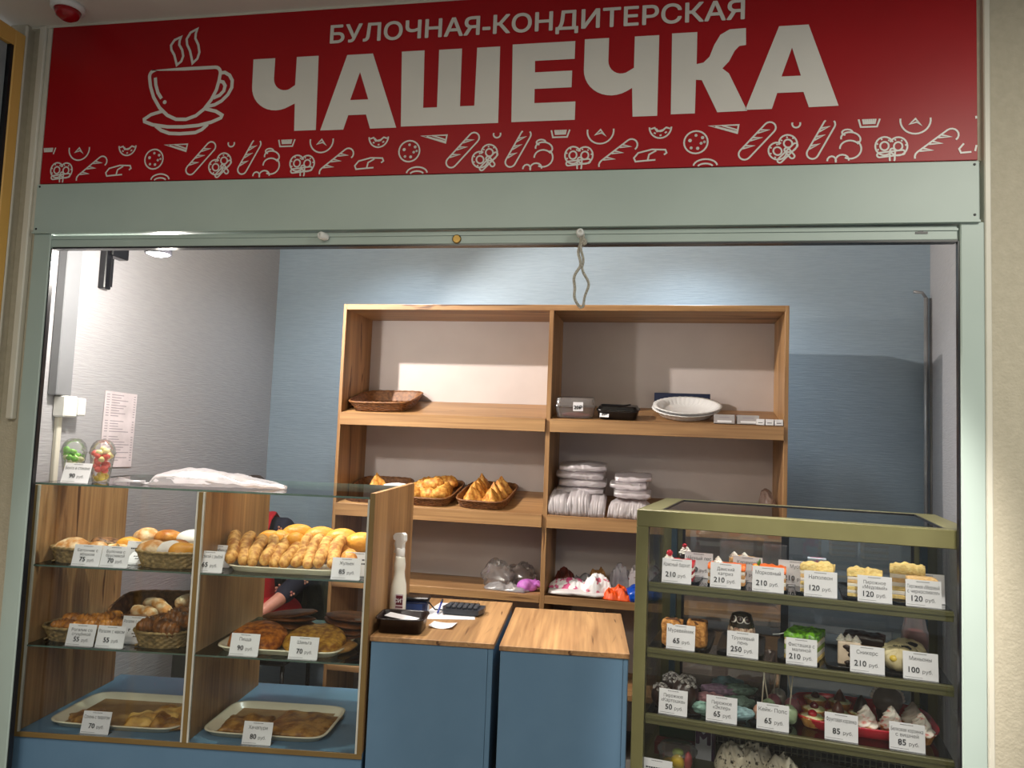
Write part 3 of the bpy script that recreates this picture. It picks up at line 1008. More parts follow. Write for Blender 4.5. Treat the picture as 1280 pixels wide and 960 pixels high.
t = thing('clear_container', 'clear ribbed plastic lidded container with a white price sticker', 'container', FS1 @ T(0.135, 0.075, 0.0, 0, -SLOPE * 0.4))
rib = lambda a, i: 1 + 0.012 * math.sin(a * 40)
obj('tub', MB().lathe([(0.88, 0.0), (0.9, 0.003), (1.0, 0.055)], 80, sx=0.105, sy=0.055, ex=6, fn=rib, cap=False).lathe([(0.001, 0.001), (0.88, 0.001)], 40, sx=0.105, sy=0.055, ex=6), FILMC, t)
obj('lid', MB().lathe([(1.04, 0.056), (1.05, 0.062), (0.98, 0.066), (0.94, 0.098), (0.90, 0.104), (0.001, 0.105)], 80, sx=0.105, sy=0.055, ex=6, fn=rib), FILMC, t)
obj('pink_liner', MB().blob((0, 0, 0.012), (0.08, 0.04, 0.012), 0.2, 30), mat('pink_paper', (190, 110, 116), 0.5), t)
sticker('20₽', t, T(0.02, -0.061, 0.038), 0.052)
t = thing('black_container', 'black plastic food box with divided lid and handwritten white sticker', 'container', FS1 @ T(0.36, 0.08, 0.0, R(-4), -SLOPE * 0.2))
obj('tub', MB().lathe([(0.9, 0.0), (1.0, 0.04), (1.06, 0.044)], 40, sx=0.105, sy=0.06, ex=7, cap=True), BLACKP, t)
lid = MB().lathe([(1.06, 0.044), (1.05, 0.052), (0.98, 0.054), (0.92, 0.066), (0.001, 0.066)], 40, sx=0.105, sy=0.06, ex=7)
lid.box(-0.002, 0.002, -0.055, 0.055, 0.066, 0.071, M=T(0.03, 0, 0, R(-30)))
lid.box(-0.09, 0.03, -0.002, 0.002, 0.066, 0.071)
obj('lid', lid, mat('black_gloss', (16, 16, 18), 0.15), t)
sticker('20-', t, T(-0.065, -0.064, 0.012, R(-3), R(-25)), 0.048)
one('blue_box', 'flat dark blue carton behind the round white trays', 'box', MB().box(-0.15, 0.15, -0.012, 0.012, 0, 0.085, b=0.002), mat('navy_card', (30, 38, 66), 0.4), FS1 @ T(0.69, 0.33, 0.012, 0, -SLOPE))
fl = lambda a, i: 1 + 0.02 * math.sin(a * 36)
for k in range(2):
    t = thing('cake_tray', ('round white fluted plastic cake base lying on top', 'round white fluted cake base under the topmost one')[k], 'tray', FS1 @ T(0.715 - 0.008 * k, 0.150 + 0.004 * k, 0.034 - 0.018 * k, 0.2 * k, R(9), 0, (1.12, 1, 1)), 'white cake bases on the upper shelf')
    obj('plate', MB().lathe([(0.105, 0.0), (0.11, 0.004), (0.125, 0.03), (0.14, 0.034), (0.14, 0.037), (0.122, 0.034), (0.106, 0.008), (0.001, 0.008)], 108, sx=1.12, sy=0.95, fn=fl), mat('milky_plastic', (228, 226, 226), 0.25, (220, 218, 218)), t)
GREYCARD = mat('grey_card', (180, 174, 174), 0.5)
for k, (u, wd, h) in enumerate(((0.895, 0.10, 0.045), (1.01, 0.105, 0.045))):
    t = thing('card_box', ('small grey card box next to the round trays', 'small grey card box with pale labels by the little white boxes')[k], 'box', FS1 @ T(u, 0.03, 0.0, 0, -SLOPE))
    obj('carton', MB().box(-wd / 2, wd / 2, -0.02, 0.06, 0, h, b=0.001), GREYCARD, t)
    obj('label', MB().box(-wd * 0.35, wd * 0.35, -0.0206, -0.02, 0.006, h * 0.35), PAPER, t)
    obj('printing', MB().box(-wd * 0.25, wd * 0.25, -0.0206, -0.02, h * 0.62, h * 0.75), mat('grey_print', (168, 158, 166)), t)
for k in range(3):
    t = thing('card_box', ('little white card box against the rack side panel', 'little white box between two other white boxes', 'little white box with a black mark by the grey box')[k], 'box', FS1 @ T(1.155 - 0.043 * k, 0.02, 0.0, R(4 - 3 * k), -SLOPE), 'little white boxes on the upper shelf')
    obj('carton', MB().box(-0.019, 0.019, -0.02, 0.05, 0, 0.03, b=0.001), PAPER, t)
    obj('printing', MB().box(-0.012, 0.010, -0.0206, -0.02, 0.010, 0.013), INK, t)
WHITEF = clear('white_bag_film', (0.9, 0.88, 0.89), 0.8, 0.32, 0.96, (240, 232, 236))


def ridge(p):
    return 1 - 2 * abs(noise.noise(p))


def bag_bundle(L, wd, h, seed, drape=False):
    """a folded wad of thin bags: flattened roll with sharp creases"""
    vs, fs = [], []
    n, mx = 40, 44
    sd = Vector((seed, seed * 2.0, 0))
    for i in range(mx + 1):
        x = -L / 2 + L * i / mx
        for k in range(n):
            a = 2 * PI * k / n
            ex = 2.6
            ca, sa = math.cos(a), math.sin(a)
            q = (abs(ca) ** ex + abs(sa) ** ex) ** (-1 / ex)
            e = 1 - (0.55 if drape else 0.25) * abs(2 * i / mx - 1) ** 4
            p = Vector((x, ca * q * wd / 2 * e, sa * q * h / 2 * e + h / 2))
            if drape:
                d = 0.03 * ridge(Vector((x * 120, p.y * 6, p.z * 8)) + sd) + 0.05 * ridge(Vector((x * 40, p.y * 8, 0)) - sd)
            else:
                d = 0.07 * ridge(Vector((x * 9, p.y * 16, p.z * 60)) + sd) + 0.06 * ridge(Vector((x * 34, p.y * 34, p.z * 30)) - sd)
            p = Vector((p.x, p.y * (1 + d * 0.8), h / 2 + (p.z - h / 2) * (1 + d * 2.2)))
            p.z += 0.05 * h * math.sin(x * 20 + seed)
            vs.append(tuple(p))
    for i in range(mx):
        for k in range(n):
            k2 = (k + 1) % n
            fs.append((i * n + k, (i + 1) * n + k, (i + 1) * n + k2, i * n + k2))
    fs.append(list(range(n)))
    fs.append([mx * n + k for k in range(n)][::-1])
    return MB().add(vs, fs, 0, True)


def pleated(L, h, seed):
    """wad of bags whose loose ends hang in pleats over its front"""
    prof = [(0.0, 0.0), (-0.004, h * 0.25), (0.006, h * 0.55), (0.022, h * 0.85), (0.045, h), (0.10, h * 1.04), (0.165, h), (0.17, h * 0.5), (0.17, 0.0)]
    vs, fs = [], []
    mx, n = 46, len(prof)
    for i in range(mx + 1):
        x = -L / 2 + L * i / mx
        e = 1 - abs(2 * i / mx - 1) ** 8 * 0.25
        for k, (y, z) in enumerate(prof):
            d = 0.007 * ridge(Vector((x * 75 + y * 10, z * 7, seed))) + 0.005 * ridge(Vector((x * 30 - z * 14, seed, 2)))
            f = 1.0 if k < 4 else 0.4
            vs.append((x + 0.01 * (z / h - 0.5) * math.sin(seed), y - d * f * (z > 0.001 or k < 3), max(0.0, z * e - d * 0.8 * (k > 3) * (z > 0))))
    for i in range(mx):
        for k in range(n - 1):
            fs.append((i * n + k, (i + 1) * n + k, (i + 1) * n + k + 1, i * n + k + 1))
        fs.append((i * n + n - 1, (i + 1) * n + n - 1, (i + 1) * n, i * n))
    fs += [list(range(n)), [mx * n + k for k in range(n)][::-1]]
    return MB().add(vs, fs, 0, True)


bb = [bag_bundle(0.25, 0.20, 0.045, s_).mesh('bag_bundle', WHITEF) for s_ in (1, 2, 3)]
for k in range(4):
    one('bag_bundle', 'folded white plastic bags, %s in the pile next to the rack divider' % ('lowest bundle', 'second bundle up', 'third bundle up', 'topmost bundle')[k], 'bags', bb[k % 3], None,
        FS2 @ T(0.165 + 0.012 * (k % 2), 0.215, 0.06 + 0.042 * k, R(3 * (k % 2)), -SLOPE * 0.7), 'white bag bundles piled by the divider')
for k, u in enumerate((0.066, 0.172, 0.268)):
    one('bag_bundle', ('white plastic bag bundle drooping over the front edge beside the divider', 'white plastic bag bundle drooping over the front edge, the middle one', 'white bag bundle drooping at the front below the second pile')[k], 'bags',
        pleated((0.10, 0.12, 0.085)[k], (0.10, 0.105, 0.085)[k], 5 + k), WHITEF, FS2 @ T(u, 0.014, 0.0, R(2 * k - 2)), 'white bag bundles along the front edge')
for k in range(4):
    one('bag_bundle', 'rolled white plastic bags, %s in the pile beside the cooler' % ('lowest bundle', 'second bundle up', 'third bundle up', 'topmost bundle')[k], 'bags',
        bag_bundle(0.19, 0.17, 0.04, 9 + k) if k else pleated(0.20, 0.085, 9), WHITEF, FS2 @ T(0.425 + 0.02 * (k % 2), 0.10 + 0.03 * k if k else 0.012, (0.0, 0.080, 0.116, 0.150)[k], R(-3 + 4 * (k % 2)), -SLOPE * 0.6), 'white bag bundles piled by the cooler')


def sheet(lx, ly, h, seed, n=34):
    """bunched film: creased sheet with an uneven outline, closed underneath"""
    vs, fs = [], []
    sd = Vector((seed * 3.7, seed * 1.9, seed))
    for j in range(n + 1):
        for i in range(n + 1):
            x, y = (i / n - 0.5) * 2, (j / n - 0.5) * 2
            k = 1 + 0.22 * noise.noise(Vector((math.atan2(y, x) * 1.6, 3.0, seed)))
            rr = max(abs(x), abs(y))
            q = math.sqrt(x * x + y * y) or 1
            mx_ = rr / q
            px, py = x * (0.45 + 0.55 * mx_ * 1.1) * k * lx, y * (0.45 + 0.55 * mx_ * 1.1) * k * ly
            e = max(0.0, 1 - rr ** 4)
            z = h * (0.30 + 0.55 * ridge(Vector((px * 16, py * 22, 0)) + sd) + 0.28 * ridge(Vector((px * 46, py * 40, 1)) - sd) + 0.35 * (1 - rr)) * (0.12 + 0.88 * e)
            vs.append((px, py, max(0.002, z)))
    m = len(vs)
    vs += [(v[0], v[1], 0.0) for v in vs]
    w1 = n + 1
    for j in range(n):
        for i in range(n):
            a = j * w1 + i
            fs += [(a, a + 1, a + w1 + 1, a + w1), (m + a, m + a + w1, m + a + w1 + 1, m + a + 1)]
    for i in range(n):
        a, b_ = n * w1 + i, i * w1
        fs += [(i, m + i, m + i + 1, i + 1), (a, a + 1, m + a + 1, m + a), (b_, b_ + w1, m + b_ + w1, m + b_), (b_ + n, m + b_ + n, m + b_ + n + w1, b_ + n + w1)]
    return MB().add(vs, fs, 0, True)


def crumple(r, seed, amp=0.5, fr=14, flat_=0.7, nu=44, nv=26):
    """crushed film: ridged folds on a squashed lump"""
    sd = Vector((seed * 5.1, seed * 1.3, seed))
    f = lambda d: 1 + amp * 0.55 * ridge(Vector((d.x * r[0], d.y * r[1], d.z * r[2])) * fr + sd) + amp * 0.35 * ridge(Vector((d.x * 3.1, d.y * 3.1, d.z * 2.2)) - sd)
    mb = MB().blob((0, 0, r[2] * flat_), r, amp * 0.7, fr * 1.6, seed, nu // 2, nv // 2, flat=flat_, fn=f)
    mb.sm = [False] * len(mb.sm)
    return mb


one('plastic_bag', 'brownish crumpled clear bag at the rack end above the cooler', 'bag', crumple((0.035, 0.03, 0.07), 4), clear('brown_film', (0.86, 0.80, 0.78), 2.0, 0.2, 0.35, (190, 160, 150)), FS2 @ T(1.135, 0.2, 0.0, 0, -SLOPE))
t = one('plastic_bag', 'crumpled transparent bag standing open on the rack shelf above the till', 'bag', crumple((0.075, 0.06, 0.075), 2, 0.35, 12), FILMC, FS @ T(-0.275, 0.16, 0.816, 0.3))
one('plastic_bag', 'limp transparent bag slumped behind the open one', 'bag', crumple((0.08, 0.06, 0.06), 6, 0.5, 14), FILMC, FS @ T(-0.165, 0.26, 0.816, 0.9))
one('plastic_bag', 'flat white film bag lying in front of the transparent bags', 'bag', sheet(0.12, 0.045, 0.035, 8), FILM, FS @ T(-0.20, 0.075, 0.816, -0.15))
LILAC = mat('lilac_rubber', (206, 122, 206), 0.5, (170, 88, 176), 40)
t = thing('rubber_glove', 'crumpled lilac rubber glove on the shelf beside the rack divider', 'glove', FS @ T(-0.088, 0.09, 0.816, 0.4))
gl = MB().blob((0, 0, 0.03), (0.055, 0.04, 0.032), 0.45, 26, 3, 24, 14, flat=0.9)
for k in range(4):
    a = -0.6 + 0.4 * k
    gl.tube([(0.02 * math.cos(a), 0.02 * math.sin(a), 0.03), (0.05 * math.cos(a), 0.045 * math.sin(a), 0.04 + 0.01 * (k % 2)), (0.078 * math.cos(a + 0.2), 0.06 * math.sin(a), 0.016)], [0.012, 0.010, 0.007], 8)
obj('glove', gl, LILAC, t)
# printed carrier bags on the low shelf
PRINT = mat('pink_print_film', (242, 238, 240), 0.35, (214, 92, 140), 26, lo=0.44, hi=0.5, detail=2)
PRINTR = mat('maroon_print_film', (216, 206, 208), 0.4, (120, 30, 48), 24, lo=0.40, hi=0.44, detail=2)
def low(name, label, r, uv, m, seed, rz=0.0, amp=0.4, fr=16, z=0.816, sx=0):
    return one(name, label, 'bag', sheet(r[0] * 1.1, r[1] * 1.15, r[2] * 1.5, seed), m, FS @ T(uv[0], uv[1], z, rz))
one('carrier_bag', 'flat stack-bottom white carrier bag with pink flower print', 'bag', bag_bundle(0.30, 0.20, 0.03, 21), mat('white_film', (238, 234, 234), 0.35, (226, 220, 222), 20), FS @ T(0.175, 0.115, 0.816, 0.03))
low('carrier_bag', 'pink and yellow flowered carrier bag folded on the white one', (0.09, 0.06, 0.025), (0.13, 0.13), PRINT, 23, 0.1, z=0.845)
low('carrier_bag', 'white carrier bag with scattered rose print bunched beside the orange one', (0.07, 0.05, 0.045), (0.275, 0.10), mat('rose_print_film', (244, 240, 242), 0.35, (206, 96, 120), 22, lo=0.36, hi=0.41, detail=2), 25, 0.4, z=0.84)
low('carrier_bag', 'dark red and brown printed bag against the rack divider', (0.05, 0.06, 0.05), (0.085, 0.25), mat('dark_red_film', (120, 50, 40), 0.4, (60, 30, 24), 20), 26, z=0.83)
low('carrier_bag', 'grey bag fold hanging over the flowered bag', (0.06, 0.05, 0.035), (0.19, 0.22), mat('grey_film', (150, 146, 150), 0.4, (120, 116, 120), 20), 27, z=0.84)
low('carrier_bag', 'tan printed bag poking up behind the white bags', (0.055, 0.05, 0.05), (0.265, 0.27), mat('tan_film', (178, 132, 82), 0.4, (130, 90, 50), 24), 28, z=0.84)
low('carrier_bag', 'light grey bag folded upright behind the orange one', (0.06, 0.04, 0.075), (0.385, 0.24), mat('pale_grey_film', (176, 170, 174), 0.4, (140, 134, 140), 18), 29, 0.2)
low('carrier_bag', 'white bag with maroon flower print at the back by the cooler', (0.11, 0.07, 0.085), (0.52, 0.27), PRINTR, 30)
low('carrier_bag', 'crumpled bright orange bag on the shelf edge', (0.065, 0.055, 0.036), (0.385, 0.07), mat('orange_film', (246, 96, 24), 0.4, (214, 70, 10), 30), 31)
one('carrier_bag', 'folded shiny blue bag beside the cooler post', 'bag', bag_bundle(0.19, 0.14, 0.075, 33), mat('blue_film', (24, 92, 206), 0.25, (10, 50, 150), 20), FS @ T(0.53, 0.08, 0.816, R(14), 0, R(-8)))
one('carton', 'pale carton on the lowest rack shelf seen under the bags', 'box', MB().box(-0.085, 0.085, -0.06, 0.06, 0, 0.40, b=0.002), mat('beige_carton', (196, 176, 160), 0.6), FS @ T(0.225, 0.2, 0.361))

# ================================================================ counters
for k, (F, wd, dp, lb) in enumerate(((FC, 0.440, 0.70, 'blue till counter with oak top holding the black tray and calculator'), (FR, 0.445, 0.625, 'blue counter with a bare oak top next to the green cooler'))):
    t = thing('counter', lb, 'counter', F)
    obj('worktop', MB().box(0, wd, 0, dp, 0.882, 0.900, b=0.0015), WOOD_D if k == 0 else WOOD_D, t)
    obj('front_panel', MB().box(0.004, wd - 0.022, 0.006, 0.022, 0.0, 0.882, b=0.001), BLUE, t)
    obj('side_panel', MB().box(wd - 0.021, wd - 0.004, 0.006, dp - 0.01, 0.0, 0.882, b=0.001), BLUE, t)
    obj('side_panel', MB().box(0.004, 0.02, 0.022, dp - 0.01, 0.0, 0.882, b=0.001), BLUE, t)

# spray bottle
t = thing('spray_bottle', 'white trigger spray bottle against the oak case panel', 'bottle', FC @ T(0.022, 0.305, 0.9005, R(-20)))
obj('bottle', MB().lathe([(0.034, 0), (0.036, 0.006), (0.037, 0.09), (0.034, 0.125), (0.026, 0.155), (0.024, 0.175), (0.0265, 0.195), (0.0265, 0.205), (0.022, 0.225), (0.0205, 0.235)], 28, sx=0.78, sy=1.05), mat('white_bottle', (236, 234, 222), 0.25, (228, 226, 212), 6), t)
obj('collar', MB().lathe([(0.017, 0.233), (0.018, 0.237), (0.018, 0.262), (0.014, 0.266)], 24), WHITEP, t)
hd = MB().prism([(-0.012, 0.262), (0.013, 0.262), (0.014, 0.285), (0.022, 0.296), (0.021, 0.318), (0.012, 0.326), (-0.022, 0.322), (-0.03, 0.312), (-0.028, 0.298), (-0.016, 0.294)], -0.011, 0.011, M=Matrix.Rotation(PI / 2, 4, 'X'))
obj('spray_head', hd, WHITEP, t)
obj('trigger', MB().tube([(-0.018, 0, 0.297), (-0.024, 0, 0.28), (-0.020, 0, 0.262), (-0.026, 0, 0.245)], [0.006, 0.006, 0.005, 0.004], 8), WHITEP, t)
lb_ = obj('label', MB().box(0.0, 0.031, -0.0405, -0.039, 0.028, 0.095), mat('pale_label', (226, 214, 220), 0.4), t, T(0, 0, 0, R(18)))
obj('maroon_print', MB().box(0.003, 0.029, -0.0412, -0.0405, 0.055, 0.09).box(0.002, 0.030, -0.0412, -0.0405, 0.044, 0.049), mat('maroon_print', (110, 30, 50), 0.4), lb_)
obj('lettering', MB().text('СИТ', 0.02, 0.016, 0.064, y=-0.0416, bold=0.03), PAPER, lb_)
# black tray
t = thing('plastic_tray', 'small black plastic tray with a paper slip at the counter corner', 'tray', FC @ T(0.088, 0.115, 0.9005, R(2)))
rb = lambda a, i: 1 + 0.012 * math.sin(a * 44)
obj('tub', MB().lathe([(0.001, 0.003), (0.82, 0.003), (0.86, 0.008), (0.97, 0.052), (1.03, 0.055), (1.05, 0.05), (1.0, 0.048), (0.9, 0.0), (0.001, 0.0)], 88, sx=0.086, sy=0.075, ex=7, fn=rb), mat('dark_brown_plastic', (34, 24, 24), 0.25, (26, 18, 18)), t)
one('paper_slip', 'white paper slip lying in the small black tray', 'paper', MB().box(-0.055, 0.06, -0.028, 0.03, 0, 0.0015), PAPER, FC @ T(0.082, 0.115, 0.945, R(-8), 0, R(6)))
t = thing('card_terminal', 'dark blue card reader behind the black tray with a cable', 'card reader', FC @ T(0.075, 0.40, 0.9005, R(4)))
obj('body', MB().box(-0.05, 0.05, -0.035, 0.035, 0, 0.05, b=0.006), mat('navy_plastic', (28, 36, 66), 0.25), t)
obj('screen', MB().box(-0.04, 0.03, -0.0365, -0.035, 0.012, 0.04), mat('blue_screen', (46, 66, 112), 0.15), t)
obj('top_cover', MB().box(-0.052, 0.056, -0.036, 0.036, 0.05, 0.066, b=0.005), BLACKP, t)
obj('cable', MB().tube([(0.05, 0.01, 0.04), (0.075, 0.015, 0.012), (0.11, 0.03, 0.008), (0.135, 0.06, 0.018), (0.15, 0.075, 0.03)], 0.003, 6), BLACKP, t)
one('paper_sheet', 'white sheet of paper lying under the calculator', 'paper', MB().add([(0.10, 0.29, 0), (0.325, 0.335, 0), (0.31, 0.42, 0.001), (0.262, 0.62, 0), (0.135, 0.60, 0), (0.10, 0.29, 0.0012), (0.325, 0.335, 0.0012), (0.31, 0.42, 0.0022), (0.262, 0.62, 0.0012), (0.135, 0.60, 0.0012)],
    [(0, 4, 3, 2, 1), (5, 6, 7, 8, 9), (0, 1, 6, 5), (1, 2, 7, 6), (2, 3, 8, 7), (3, 4, 9, 8), (4, 0, 5, 9)]), PAPER, FC @ T(0, 0, 0.9005))
t = thing('calculator', 'big black desk calculator lying on the white sheet', 'calculator', FC @ T(0.262, 0.43, 0.9035, R(-2)))
obj('body', MB().prism([(-0.072, -0.05), (0.072, -0.05), (0.085, 0.0), (0.083, 0.06), (-0.073, 0.06), (-0.085, 0.0)], 0.004, 0.022).prism([(-0.066, -0.045), (0.066, -0.045), (0.07, 0.05), (-0.07, 0.05)], 0, 0.004), mat('slate_plastic', (46, 50, 58), 0.35), t)
for r_ in range(3):
    for c in range(6):
        obj('key', MB().box(-0.0085, 0.0085, -0.009, 0.009, 0, 0.011, b=0.003), mat('slate_key', (66, 70, 78), 0.3), t, T(-0.055 + 0.022 * c, -0.028 + 0.025 * r_, 0.0225, 0, R(12)))
obj('display', MB().box(-0.06, 0.06, 0.038, 0.056, 0.022, 0.03, b=0.002), mat('dark_screen', (30, 34, 36), 0.1), t)
t = thing('pen', 'blue ballpoint pen leaning by the calculator', 'pen', FC @ T(0.168, 0.41, 0.9045, 0, 0))
obj('barrel', MB().tube([(0, -0.03, 0.004), (0, 0.045, 0.030)], 0.004, 8), mat('blue_pen', (40, 60, 150), 0.3), t)
obj('cap', MB().tube([(0, 0.045, 0.030), (0.0, 0.066, 0.036)], [0.005, 0.0045], 8), INK, t)
t = thing('cash_receipt', 'curled till receipt at the front of the oak counter top', 'paper', FC @ T(0.222, 0.205, 0.9005, R(-2)))
P = [(-0.045 + 0.09 * q / 8, 0.010 * (2 * q / 8 - 1) ** 2) for q in range(9)]
rc = MB().add([(x, -0.045, z + 0.0008) for x, z in P] + [(x, 0.05, z * 0.4 + 0.0008) for x, z in P], [(i, i + 1, 10 + i, 9 + i) for i in range(8)], 0, True)
rc.add([(x, -0.045, z) for x, z in P] + [(x, 0.05, z * 0.4) for x, z in P], [(i + 1, i, 9 + i, 10 + i) for i in range(8)], 0, True)
rc.add([(x, -0.045, z + 0.0008) for x, z in P] + [(x, -0.045, z) for x, z in P], [(i + 1, i, 9 + i, 10 + i) for i in range(8)], 0, False)
obj('slip', rc, PAPER, t)
# ================================================================ bakery case with glass shelves
cs = thing('bakery_case', 'oak bakery case with glass shelves on a blue base', 'display case', FL)
EDGE = mat('olive_edge_band', (122, 98, 56), 0.45, (112, 88, 48), 5)
SEALS = mat('grey_seal', (196, 194, 184), 0.4)
for x0, x1, d, top in ((-1.270, -1.254, 0.60, 1.374), (-0.645, -0.629, 0.65, 1.374), (-0.018, 0.0, 0.74, 1.397)):
    p = obj('side_panel', MB().box(x0, x1, 0.002, d, 0.497, top, b=0.001), WOOD_V, cs)
    obj('edge_band', MB().box(x0, x1, -0.001, 0.002, 0.497, top), EDGE, p)
    if x0 > -1.2:
        obj('glass_seal', MB().box(x0 - 0.007, x0 - 0.0005, -0.001, 0.008, 0.497, 1.374), SEALS, p)
    if x1 < -0.1:
        obj('glass_seal', MB().box(x1 + 0.0005, x1 + 0.007, -0.001, 0.008, 0.497, 1.374), SEALS, p)
obj('bottom_edge', MB().box(-1.270, 0, 0, 0.004, 0.479, 0.497, b=0.0008), EDGE, cs)
obj('bottom_board', MB().box(-1.270, 0, 0.004, 0.68, 0.480, 0.497), BLUE, cs)
obj('base_cabinet', MB().box(-1.268, -0.002, 0.006, 0.66, 0.0, 0.479, b=0.001), BLUE, cs)


def glass_plate(name, x0, x1, y0, y1, z0, z1, parent):
    """pane with green cut edges"""
    mb = MB().box(x0, x1, y0, y1, z0, z1)
    for i in range(len(mb.f)):
        if i >= 2 and i not in (4, 5):
            mb.m[i] = 1
    mb.m = [1 if i in (2, 3) else 0 for i in range(6)]
    return obj(name, mb, [GLASS, GEDGE], parent)


glass_plate('glass_top', -1.272, -0.019, -0.004, 0.70, 1.3765, 1.3835, cs)
for a, b_ in ((-1.2535, -0.646), (-0.6285, -0.019)):
    for z in (1.081, 0.795):
        glass_plate('glass_shelf', a, b_, 0.003, 0.60, z, z + 0.006, cs)
    obj('front_pane', MB().box(a, b_, -0.0005, 0.0015, 0.499, 1.375), FRONTG, cs)
Z1, Z2, Z3 = 1.0875, 0.8015, 0.4975


# ---------------------------------------------------------------- price tags
def price_tag(M, name_lines, price, label, wd=0.105, h=0.076, tilt=14, blank=False):
    t = thing('price_tag', label, 'price tag', M)
    tm = Matrix.Rotation(R(-tilt), 4, 'X')
    c = obj('card', MB().box(-wd / 2, wd / 2, 0, 0.0014, 0, h), PAPER, t, tm)
    tx = MB()
    for k in range(9):
        tx.box(-0.018 + 0.004 * k, -0.0155 + 0.004 * k, -0.0004, -0.0001, h - 0.0065, h - 0.0045)
    n = len(name_lines)
    z = h - 0.025
    if not n:      # too small to read in the photo: only the dashes of the print
        for r_, m_ in ((0.030, 9), (0.044, 6)):
            for k in range(m_):
                tx.box(-0.004 * m_ + 0.008 * k, -0.004 * m_ + 0.0065 + 0.008 * k, -0.0004, -0.0001, h - r_, h - r_ + 0.005)
    for ln in name_lines:
        s_ = 0.0165 if n == 1 else 0.0150
        tx.text(ln, s_, 0, z, bold=0.0, y=-0.0004, width=min(wd * 0.9, len(ln) * s_ * 0.52))
        z -= 0.0145
    if price:
        tx.text(price, 0.0235, -0.002, 0.016 if n > 1 else 0.019, bold=0.010, align='RIGHT', y=-0.0004)
        tx.text('руб.', 0.0145, 0.004, 0.016 if n > 1 else 0.019, align='LEFT', y=-0.0004)
    for k in range(14):
        tx.box(-wd * 0.46 + 0.0035 * k, -wd * 0.46 + 0.003 + 0.0035 * k, -0.0004, -0.0001, 0.005, 0.006)
    obj('lettering', tx, INK, c)
    obj('holder', MB().box(-wd / 2, wd / 2, -0.014, 0.03, 0, 0.0014), CLEARP, t)
    return t


def ltag(u, v, z, *a, **k):
    return price_tag(FL @ T(u, v, z, R(k.pop('rz', 0))), *a, **k)


ltag(-1.064, 0.018, Z1, ['Батончик с', 'яблоком'], '75', 'white 75 rouble tag on the upper shelf by the poppy bun basket')
ltag(-0.957, 0.018, Z1, ['Булочка с', 'брусникой'], '70', 'white 70 rouble tag on the upper shelf by the sugared bun basket')
ltag(-0.945, 0.16, Z1, [], '', 'half hidden tag behind the 70 rouble tag on the upper shelf')
ltag(-0.915, 0.10, Z1, [], '', 'tag lying low between the sugared bun basket and the front tags', tilt=62)
ltag(-0.603, 0.018, Z1, ['Расстегай с рыбой'], '65', 'white 65 rouble tag at the front beside the long rolls')
ltag(-0.625, 0.13, Z1, ['Кулебяка'], '60', 'tag right behind the 65 rouble tag by the long rolls', h=0.082)
ltag(-0.575, 0.25, Z1, [], '', 'pale tag third in line behind the 65 rouble tag', h=0.08)
ltag(-0.475, 0.40, Z1, [], '', 'pale tag farthest back behind the long rolls', h=0.08)
ltag(-0.098, 0.016, Z1, ['Жульен'], '85', 'white 85 rouble tag at the front corner beside the long rolls')
ltag(-0.075, 0.10, Z1, [], '', 'tag peeking out behind the 85 rouble tag by the case side panel', h=0.085)
ltag(-1.062, 0.018, Z2, ['Рогалик со', 'сгущёнкой'], '55', 'white 55 rouble tag beside the croissant basket, first of the front two')
ltag(-0.950, 0.018, Z2, ['Рогалик с маком'], '55', 'white 55 rouble tag between its twin and the dark bun basket')
ltag(-0.935, 0.15, Z2, ['Рогалик с вишней'], '55', 'tag behind the front pair on the middle shelf', h=0.082)
ltag(-0.895, 0.09, Z2, [], '', 'low lying tag tucked beside the dark bun basket', tilt=60)
ltag(-0.452, 0.018, Z2, ['Пицца'], '90', 'white 90 rouble tag in front of the round orange bread')
ltag(-0.236, 0.018, Z2, ['Шаньга'], '70', 'white 70 rouble tag in front of the round yellow bread')
ltag(-0.980, 0.018, Z3, ['Сочень с творогом'], '70', 'white 70 rouble tag on the blue case floor by the folded pastries')
ltag(-0.385, 0.018, Z3, ['Хачапури'], '80', 'white 80 rouble tag on the blue case floor by the square cheese breads')
ltag(-1.145, 0.04, 1.384, ['Бенто в стакане'], '90', 'white 90 rouble tag standing on the case top before the fruit cups', tilt=18)


# ---------------------------------------------------------------- baskets and trays
def oval_basket(parent, lx, ly, h, m, rows=6, flare=1.22):
    wicker_tray(parent, lx / flare, ly / flare, h, m, flare, 2.6, 84, rows)


def bake_tray(parent, lx, ly, h=0.018, m=None):
    obj('dish', MB().lathe([(0.001, 0.003), (0.90, 0.003), (0.955, h), (1.0, h + 0.001), (1.0, h - 0.003), (0.97, h - 0.004), (0.92, 0.0), (0.001, 0.0)], 96, sx=lx / 2, sy=ly / 2, ex=7), m or ENAMEL, parent)


BUNP = bread('sugared_bun', (240, 214, 176), (206, 140, 72), sc=28, lo=0.4, hi=0.6)
BUNG = bread('glazed_bun', (214, 146, 66), (170, 96, 34), sc=24, rough=0.35)
BUNY = bread('yellow_bun', (232, 172, 70), (214, 140, 42), sc=14, rough=0.35, lo=0.3, hi=0.75)
BUND = bread('poppy_bun', (150, 104, 66), (78, 50, 34), sc=60)
ROLLP = bread('floury_roll', (222, 172, 96), (166, 104, 42), sc=46, rough=0.6)
CROIS = bread('croissant_crust', (198, 130, 52), (124, 70, 22), sc=26, rough=0.35)
DARKB = bread('dark_glazed_roll', (142, 88, 42), (84, 46, 20), sc=40, rough=0.3)
FLATB = bread('flat_bread_crust', (176, 130, 66), (122, 78, 34), sc=34, rough=0.4)
ORANB = bread('orange_bread_crust', (206, 124, 44), (130, 62, 20), sc=52, rough=0.35)
YELB = bread('yellow_bread_crust', (206, 156, 60), (140, 88, 28), sc=46, rough=0.35)


